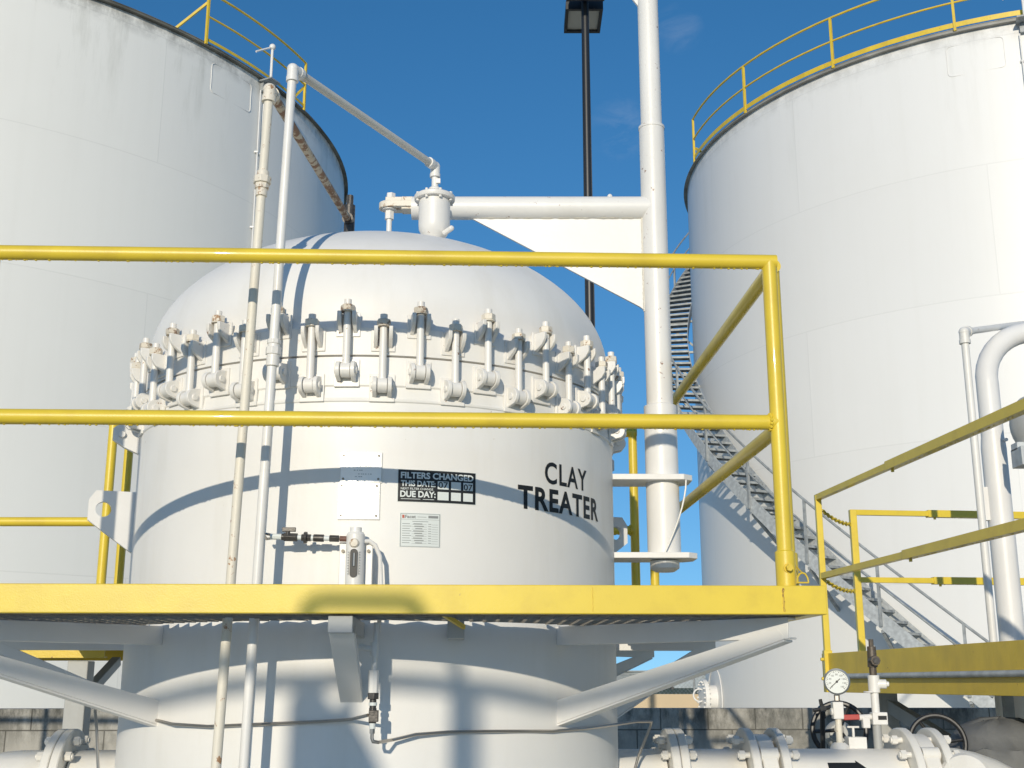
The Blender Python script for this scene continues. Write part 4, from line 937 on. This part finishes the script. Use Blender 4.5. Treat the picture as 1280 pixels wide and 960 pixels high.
# hand-wheel gate valves on the branch line behind
bl = thing('branch_pipe', P(1.2, 1.2, -EYE), 'thin grey branch pipe half hidden behind the cream pipeline', 'pipe')
m = MB(); m.tube([P(1.5, 1.15, -.62), P(3.6, 1.15, -.62)], .06, 24); m.build('pipe', GREYP, bl)
m = MB()
for pp in (1.7, 3.4): m.bar(P(pp, 1.15, -EYE), P(pp, 1.15, -.68), .08, .08); 
m.build('support', GREYP, bl)
def gate_valve(u, v, Y, Rw, ax, label, tilt=0):
    c_ = at(u, v, Y); t = thing('gate_valve', (c_.x, c_.y+.12, EYE-.56), label, 'valve', 'hand wheel valves behind the pipeline'); ax = Vector(ax).normalized()
    m = MB(); m.torus(c_, Rw, .013, ax, 40, 10)
    u_ = ax.orthogonal().normalized(); w_ = ax.cross(u_)
    for k in range(3):
        b = R_(tilt+120*k); d_ = u_*math.cos(b)+w_*math.sin(b); e_ = c_+d_*Rw; m.tube([c_-ax*.01, c_+d_*Rw*.5-ax*.012, e_], [.011, .008, .009], 8)
    m.cyl(c_-ax*.025, c_+ax*.02, .024, seg=12); m.build('hand_wheel', BLACK, t)
    m = MB(); m.cyl(c_-ax*.03, c_-ax*.16, .011, seg=10); m.build('spindle', STEEL, t)
    m = MB(); b_ = c_-ax*.16; m.cyl(b_, b_-ax*.08, .045, seg=16); m.ball(b_-ax*.1, .075, 16, 10); m.cyl(b_-ax*.1, Vector((b_.x-ax.x*.1, b_.y-ax.y*.1, EYE-.62)), .05, seg=16); m.build('valve_body', GREYP, t)
gate_valve(1049, 912, 6.15, .128, (-.25, -1, .15), 'black spoked hand wheel valve just behind the pressure gauge', 80)
gate_valve(1172, 928, 6.15, .130, (-.2, -1, .25), 'black hand wheel valve peeking over the right hand flange', 20)
m = MB(); k_ = at(1028, 886, 5.9)
for a in range(0, 360, 90): 
    d_ = Vector((math.cos(R_(a+10)), 0, math.sin(R_(a+10)))); m.tube([k_, k_+d_*.045], [.011, .008], 8)
m.cyl(k_-Vector((0,.02,0)), k_+Vector((0,.03,0)), .016, seg=12); m.tube([k_, (k_.x, k_.y+.1, EYE-.62)], .012, 8)
tag(m.build('cross_handle', BLACK, origin=k_), 'black cross handle left of the spoked hand wheel', 'handle')
# large dusty valve at far lower right
dv_ = thing('strainer', at(1245, 1200, 6.3), 'dusty grey rounded strainer body with shade put into its colour at the lower right edge', 'strainer'); dv_.location.z = 0
c_ = at(1256, 972, 6.3)
m = MB(); m.lathe([(.0, .285), (.10, .28), (.19, .25), (.235, .20), (.25, .15), (.30, .14), (.305, .06), (.26, .05), (.25, -.2), (.20, -.6), (.12, -.9), (.12, -1.05)], c_, 40)
for p in m.v: p += Vector((random.uniform(-1,1), random.uniform(-1,1), random.uniform(-1,1)))*.011
m.build('body', GREYD, dv_, smooth=80)
m = MB(); cc2 = at(1208, 975, 5.0); m.lathe([(.10, -.05), (.10, .03), (.085, .05), (.03, .065), (0, .066)], cc2, 28, (-.4, -1, .35)); m.cyl(cc2, (cc2.x+.1, cc2.y+.25, .0), .07, seg=20); tag(m.build('bonnet', CREAMP, origin=cc2), 'rounded cream bonnet below the last flange at the bottom edge', 'valve bonnet')

# ------------------------------------------------------------------ left walkway behind the platform
lw = thing('walkway', (-3.5, 6.3, 0), 'yellow edged walkway leading left from behind the treater platform', 'walkway')
Lx1 = -2.07
m = MB()
m.bar((-7.5, 6.20, EYE+.21), (Lx1, 6.25, EYE+.21), .008, .17); m.bar((-7.5, 6.223, EYE+.129), (Lx1, 6.273, EYE+.129), .04, .008); m.build('edge_beam', YELR, lw, smooth=0)
m = MB(); m.bar((-7.5, 7.0, EYE+.21), (Lx1, 7.05, EYE+.21), .008, .17); m.build('edge_beam', YELR, lw, smooth=0)
m = MB(); m.bar((-7.5, 6.62, EYE+.25), (Lx1, 6.66, EYE+.25), .76, .03); m.build('deck', GRATE, lw, smooth=0)
for cx_ in (at(94, 900, 6.32).x, -5.2):
    m = MB(); m.box((cx_, 6.34, (EYE+.11)/2), (.105, .105, EYE+.11)); m.bar((cx_, 6.34, EYE-.1), (cx_, 6.9, EYE+.12), .05, .05); m.build('column', GREYP, lw, bevel=.004)
t = thing('guardrail', (-3.5, 6.24, EYE+.3), 'yellow guardrail leading left from the back left corner of the platform', 'guardrail')
for nm, hh in (('top_rail', 1.356), ('mid_rail', .815)):
    m = MB(); m.tube([(-7.5, 6.20, EYE+hh), (-2.112, 6.23, EYE+hh)], RR, 18); m.build(nm, YEL, t)
pA = Vector((-2.112, 6.23, 0))
for xx, yy in ((pA.x, pA.y), (-4.6, 6.235), (-6.6, 6.235)):
    m = MB(); m.tube([(xx, yy, EYE+.29), (xx, yy, EYE+1.356)], RR, 18); m.build('post', YEL, t)

# ------------------------------------------------------------------ right walkway platform
def LN(s, h): return Vector((2.18+.093*s, 8.5-s, EYE+h))         # along its left edge towards the camera
rw = thing('walkway', LN(2.5, -EYE), 'second raised platform at right with a deep yellow edge beam', 'walkway')
bT, bB = .20, -.06
m = MB(); m.bar(LN(-.1, (bT+bB)/2), LN(5.2, (bT+bB)/2), .01, bT-bB)
for hz in (bT-.005, bB+.005): m.bar(LN(-.1, hz)+Vector((.035,0,0)), LN(5.2, hz)+Vector((.035,0,0)), .06, .01)
m.build('edge_beam', YELR, rw, smooth=0, bevel=.002)
bk0, bk1 = LN(-.1, 0), Vector((6.5, 9.65, EYE)); corner_r = Vector((2.62, 9.16, EYE))
m = MB(); m.bar(LN(-.1, .1), corner_r+Vector((0,0,.1)), .01, .2); m.bar(corner_r+Vector((0,0,.1)), bk1+Vector((0,0,.1)), .01, .2); m.build('back_beam', YELR, rw, smooth=0)
m = MB(); a_ = [LN(-.09, .17), LN(5.2, .17), Vector((6.5, 3.3, EYE+.17)), bk1+Vector((0,-.02,.17)), corner_r+Vector((0,-.02,.17))]
m.add([p for p in a_]+[p-Vector((0,0,.03)) for p in a_], [(0,1,2,3,4), (9,8,7,6,5)]+[(i, (i+1) % 5, 5+(i+1) % 5, 5+i) for i in range(5)]); m.build('deck', GRATE, rw, smooth=0)
cl_ = at(1107, 890, 8.1)
m = MB(); m.box((cl_.x, 8.1, (EYE-.06)/2), (.13, .13, EYE-.06)); m.bar((cl_.x, 8.1, EYE-.12), (cl_.x+.33, 7.6, EYE-.42), .08, .08); m.build('column', GREYP, rw, bevel=.004)
cl2 = at(1262, 900, 7.2); m = MB(); m.box((cl2.x, 7.2, (EYE-.06)/2), (.05, .05, EYE-.06)); m.build('column', GALVD, rw)
m = MB(); e0, e1 = LN(.35, .045)-Vector((.024,0,0)), LN(5.0, .045)-Vector((.024,0,0)); m.tube([e0, e1], .017, 12)
tag(m.build('conduit', GALV, origin=e0), 'thin galvanised conduit strapped along the deep yellow beam at right', 'conduit')
m2_ = MB()
# near guardrail (square telescoping tube)
ng = thing('guardrail', LN(0, .2), 'square tube yellow guardrail in shade along the near left edge of the right platform', 'guardrail')
upz = (0,0,1)
for nm, h0, h1, sx in (('top_rail', 1.285, 1.285, .85), ('mid_rail', .73, .73, .95)):
    m = MB(); m.bar(LN(-.02, h0), LN(1.55*sx, h1), .040, .040); m.bar(LN(1.5*sx, h1), LN(5.0, h1), .054, .054); m.drips(LN(1.6*sx, h1), LN(4.9, h1), .028, .04); m.cyl(LN(1.56*sx, h1-.028), LN(1.56*sx, h1-.045), .010, seg=6); m.build(nm, YEL, ng, bevel=.004)
for s_ in (0, 4.4):
    m = MB(); m.bar(LN(s_, -.05), LN(s_, 1.30), .042, .042, (0,1,0)); o = m.build('post', YEL, ng, bevel=.003)
    m = MB(); m.bar(LN(s_, -.06), LN(s_, .22), .056, .056, (0,1,0))
    for hz in (.16, .03): m.cyl(LN(s_, hz)-Vector((.05,0,0)), LN(s_, hz), .012, seg=6)
    m.build('socket', YEL, o, bevel=.003)
fg0, fg1 = Vector((2.60, 9.13, EYE)), Vector((6.4, 9.62, EYE))
fgr = thing('guardrail', fg0+Vector((0,0,.2)), 'square tube yellow guardrail along the far edge of the right platform', 'guardrail')
dF = (fg1-fg0).normalized(); UZ = Vector((0,0,1))
for nm, h in (('top_rail', 1.265), ('mid_rail', .755)):
    m = MB(); m.bar(fg0+UZ*h, fg0+dF*.62+UZ*h, .04, .04); m.bar(fg0+dF*.6+UZ*h, fg1+UZ*h, .054, .054); m.drips(fg0+dF*.65+UZ*h, fg0+dF*2+UZ*h, .028, .05); m.cyl(fg0+dF*.66+UZ*(h-.028), fg0+dF*.66+UZ*(h-.042), .010, seg=6); m.build(nm, YEL, fgr, bevel=.004)
for s_ in (0, 3.0):
    m = MB(); p = fg0+dF*s_; m.bar(p+UZ*.0, p+UZ*1.285, .05, .05, (0,1,0)); m.build('post', YEL, fgr, bevel=.003)
for hh, lab in ((1.20, 'upper yellow safety chain between the two guardrail posts at right'), (.70, 'lower yellow safety chain between the two guardrail posts at right')):
    a_, b_ = LN(0, hh)+Vector((.03,.03,0)), fg0+Vector((-.03,-.03,hh-.03)); t = thing('safety_chain', a_, lab, 'chain', 'yellow safety chains'); n = 16
    m = MB()
    for i in range(n):
        f0 = (i+.5)/n; sag = lambda f: Vector((0,0,-.022*4*f*(1-f))); p = a_.lerp(b_, f0)+sag(f0); d_ = (a_.lerp(b_, f0+.02)+sag(f0+.02)-p).normalized()
        L_ = (b_-a_).length/n*.74; o_ = d_.cross(UZ).normalized(); 
        if i % 2: o_ = d_.cross(o_).normalized()
        ring = [p+d_*L_*math.cos(R_(q_))+o_*.014*math.sin(R_(q_)) for q_ in range(0, 361, 40)]; m.tube(ring, .0048, 6)
    m.build('links', YEL, t)
# U-bend vent pipe, thin riser and float housing on the right platform
ux = at(1246, 600, 7.9).x; uz = at(1262, 482, 7.9).z
ub = thing('gooseneck_vent', (ux, 7.9, EYE+.2), 'thick white gooseneck vent pipe rising from the right platform', 'vent pipe')
m = MB(); rb = .41; m.tube([(ux, 7.9, EYE-.3), (ux, 7.9, uz)]+[Vector((ux+rb-rb*math.cos(R_(a)), 7.9+.1*math.sin(R_(a)), uz+rb*math.sin(R_(a)))) for a in range(10, 181, 10)]+[(ux+2*rb, 7.9, uz-.5)], .073, 28); m.build('pipe', WHITE, ub)
m = MB(); m.cyl((ux, 7.9, at(1246, 560, 7.9).z), (ux, 7.9, at(1246, 548, 7.9).z), .081, .075, seg=28); m.cyl((ux, 7.9, EYE-.3), (ux, 7.9, at(1246, 560, 7.9).z), .081, seg=28); m.box((ux-.085, 7.9, at(1246, 630, 7.9).z), (.05, .05, .22)); m.cyl((ux+.05, 7.83, at(1255, 553, 7.9).z), (ux+.05, 7.80, at(1255, 553, 7.9).z), .012, seg=8); m.build('sleeve', WHITE, ub)
ty = 7.55; tx0 = at(1205, 415, ty)
tp = thing('riser_pipe', (at(1240, 700, ty).x, ty, EYE-.2), 'thin cream riser pipe with an elbow in front of the right storage tank', 'pipe')
m = MB(); m.tube([(tx0.x, ty, 0), (tx0.x, ty, tx0.z)], .0245, 18); m.build('riser', CREAMP, tp)
m = MB(); e1 = at(1285, 404, 8.5); dd = (e1-tx0).normalized(); m.ball(tx0, .034, 16, 10); m.cyl(tx0-UZ*.07, tx0, .032, seg=18); m.cyl(tx0, tx0+dd*.07, .032, seg=18); m.cyl(tx0-UZ*.08, tx0-UZ*.055, .036, seg=18); m.cyl(tx0+dd*.05, tx0+dd*.08, .036, seg=18); m.build('elbow', CREAMP, tp)
m = MB(); m.tube([tx0+dd*.05, tx0+dd*3], .0225, 18); m.build('cross_pipe', CREAMP, tp)
hb = at(1290, 530, 7.5); ft = thing('meter_head', (hb.x, hb.y, hb.z-.3), 'rounded grey meter head cut off by the right edge beside the gooseneck', 'meter')
m = MB(); m.ball(hb, .17, 24, 14, (.8, .8, 1.1)); m.build('housing', GREYP, ft)
m = MB(); m.box((hb.x-.03, hb.y-.02, hb.z-.22), (.2, .16, .12)); m.box((hb.x-.08, hb.y, hb.z-.15), (.10, .10, .05)); m.box((hb.x, hb.y, (hb.z-.28+EYE+.2)/2), (.06, .06, hb.z-.28-EYE-.2)); m.build('bracket', GALV, ft, bevel=.004)

# ------------------------------------------------------------------ unseen shapes added behind the photographer to cast soft shadows
SUN_AZ = 9.8; SUN_EL = 14.8
sd_ = Vector((math.sin(R_(SUN_AZ))*math.cos(R_(SUN_EL)), math.cos(R_(SUN_AZ))*math.cos(R_(SUN_EL)), -math.sin(R_(SUN_EL))))
ov = thing('shadow_frame', (-1, -3.8, 0), 'unseen yellow pipe frame with a hoop, added behind the photographer to cast soft shadows', 'pipe frame')  # unseen frame added so its hoop and pipes shadow the beam and vessel
def back(p, Y):
    s_ = (p.y-Y)/sd_.y; return p-sd_*s_
h1 = back(at(385, 752, 3.67), -3.4); h2 = back(at(525, 752, 3.67), -3.4); hz = (h1.z+h2.z)/2
m = MB(); m.tube([(h1.x, -3.4, 0), (h1.x, -3.4, hz-.04), (h1.x+.012, -3.4, hz-.012), (h1.x+.04, -3.4, hz), (h2.x-.04, -3.4, hz), (h2.x-.012, -3.4, hz-.012), (h2.x, -3.4, hz-.04), (h2.x, -3.4, 0)], .022, 12); m.build('hoop', YEL, ov)
r1 = back(at(480, 850, 4.12), -4.2)
m = MB(); m.tube([(r1.x-3.0, -4.2, r1.z), (r1.x+1.6, -4.2, r1.z)], .032, 12); m.build('cross_pipe', YEL, ov)
v1 = back(at(586, 900, 4.15), -4.2)
for xx in (v1.x, r1.x-2.9):
    m = MB(); m.tube([(xx, -4.2, 0), (xx, -4.2, r1.z)], .026, 12); m.build('post', YEL, ov)
pu = back(at(455, 945, 4.12), -3.9)
bx = thing('shadow_block', (pu.x, -3.9, 0), 'unseen boxy grey shape added behind the photographer to cast a soft shadow', 'shadow caster')  # unseen block and stub, shaped for the soft shadow low on the vessel
m = MB(); m.prism([(pu.x-.22, .2), (pu.x+.32, .2), (pu.x+.02, pu.z+.02), (pu.x-.02, pu.z+.1), (pu.x-.22, pu.z+.1)], .5, Matrix(((1,0,0,0), (0,0,-1,-3.9), (0,1,0,0), (0,0,0,1)))); m.box((pu.x, -3.9, .1), (.8, .7, .2)); m.build('housing', GREYP, bx, bevel=.01)
pk = back(at(385, 885, 4.12), -3.9)
m = MB(); m.cyl((pk.x, -3.9, .1), (pk.x, -3.9, pk.z), .055, seg=14); m.ball((pk.x, -3.9, pk.z), .075, 12, 8); m.box((pk.x, -3.9, .6), (.3, .3, 1.0)); m.build('shadow_stub', GREYP, bx)

# ------------------------------------------------------------------ light, sky, camera
w = bpy.data.worlds.new('World'); sc.world = w; w.use_nodes = True; nt = w.node_tree; N = nt.nodes; L = nt.links
bg = N['Background']; sky = N.new('ShaderNodeTexSky'); sky.sky_type = 'NISHITA'; sky.sun_disc = False
sky.sun_elevation = R_(SUN_EL); sky.sun_rotation = R_(180+SUN_AZ); sky.altitude = 0; sky.air_density = 1.0; sky.dust_density = .2; sky.ozone_density = 2.5
tcw = N.new('ShaderNodeTexCoord'); sxyz = N.new('ShaderNodeSeparateXYZ'); L.new(tcw.outputs['Generated'], sxyz.inputs[0])
mz = N.new('ShaderNodeMath'); mz.operation = 'MULTIPLY_ADD'; mz.inputs[1].default_value = .84; mz.inputs[2].default_value = .15; L.new(sxyz.outputs['Z'], mz.inputs[0])
mz2 = N.new('ShaderNodeMath'); mz2.operation = 'MAXIMUM'; mz2.inputs[1].default_value = .12; L.new(mz.outputs[0], mz2.inputs[0])
cxyz = N.new('ShaderNodeCombineXYZ'); L.new(sxyz.outputs['X'], cxyz.inputs[0]); L.new(sxyz.outputs['Y'], cxyz.inputs[1]); L.new(mz2.outputs[0], cxyz.inputs[2])
nz = N.new('ShaderNodeVectorMath'); nz.operation = 'NORMALIZE'; L.new(cxyz.outputs[0], nz.inputs[0]); L.new(nz.outputs[0], sky.inputs['Vector'])
hs = N.new('ShaderNodeHueSaturation'); hs.inputs['Saturation'].default_value = 1.29; hs.inputs['Hue'].default_value = .5005
L.new(sky.outputs['Color'], hs.inputs['Color']); 
mpw = N.new('ShaderNodeMapping'); mpw.inputs['Scale'].default_value = (1, 1, 2.2); mpw.inputs['Rotation'].default_value = (0, R_(-20), 0); L.new(tcw.outputs['Generated'], mpw.inputs['Vector'])
nw = N.new('ShaderNodeTexNoise'); nw.inputs['Scale'].default_value = 26; nw.inputs['Detail'].default_value = 9; nw.inputs['Roughness'].default_value = .62; nw.inputs['Distortion'].default_value = .6; L.new(mpw.outputs[0], nw.inputs['Vector'])
mrw = N.new('ShaderNodeMapRange'); mrw.inputs['From Min'].default_value = .45; mrw.inputs['From Max'].default_value = .75; mrw.inputs['To Max'].default_value = .11; L.new(nw.outputs['Fac'], mrw.inputs['Value'])
mxw = N.new('ShaderNodeMix'); mxw.data_type = 'RGBA'; 
def wisp(u, v, rad):
    x_, f_, u_ = ray(u, v); dn = Vector((x_, f_, u_)).normalized()
    dt = N.new('ShaderNodeVectorMath'); dt.operation = 'DOT_PRODUCT'; dt.inputs[1].default_value = dn; nn = N.new('ShaderNodeVectorMath'); nn.operation = 'NORMALIZE'
    L.new(tcw.outputs['Generated'], nn.inputs[0]); L.new(nn.outputs[0], dt.inputs[0])
    q = N.new('ShaderNodeMapRange'); q.inputs['From Min'].default_value = math.cos(R_(rad)); q.inputs['From Max'].default_value = 1.0; L.new(dt.outputs['Value'], q.inputs['Value']); return q.outputs['Result']
wa = N.new('ShaderNodeMath'); wa.operation = 'MAXIMUM'; L.new(wisp(778, 160, 1.7), wa.inputs[0]); L.new(wisp(848, 36, 1.2), wa.inputs[1])
wm = N.new('ShaderNodeMath'); wm.operation = 'MULTIPLY'; L.new(wa.outputs[0], wm.inputs[0]); L.new(mrw.outputs['Result'], wm.inputs[1])
L.new(wm.outputs[0], mxw.inputs['Factor']); L.new(hs.outputs['Color'], mxw.inputs['A']); mxw.inputs['B'].default_value = (5.5, 5.8, 6.2, 1)
L.new(mxw.outputs['Result'], bg.inputs['Color']); bg.inputs['Strength'].default_value = .124
sl_ = bpy.data.lights.new('sun', 'SUN'); sl_.energy = 2.85; sl_.angle = R_(.53); sl_.color = (1, .90, .725)
so = bpy.data.objects.new('sun', sl_); col.objects.link(so); so.rotation_euler = sd_.to_track_quat('-Z', 'Y').to_euler(); so.location = (-3, -12, 12)
cam = bpy.data.cameras.new('camera'); co = bpy.data.objects.new('camera', cam); col.objects.link(co)
cam.sensor_fit = 'HORIZONTAL'; cam.sensor_width = 36; cam.lens = 36*F/1280; cam.clip_end = 10000; cam.clip_start = .05
co.location = (0, 0, EYE); co.rotation_euler = (R_(90)+TH, 0, 0); sc.camera = co
sc.view_settings.view_transform = 'Standard'; sc.view_settings.look = 'None'; sc.view_settings.exposure = 0.13; sc.view_settings.gamma = 1; sc.view_settings.use_curve_mapping = False
sc.cycles.max_bounces = 6; sc.cycles.diffuse_bounces = 4
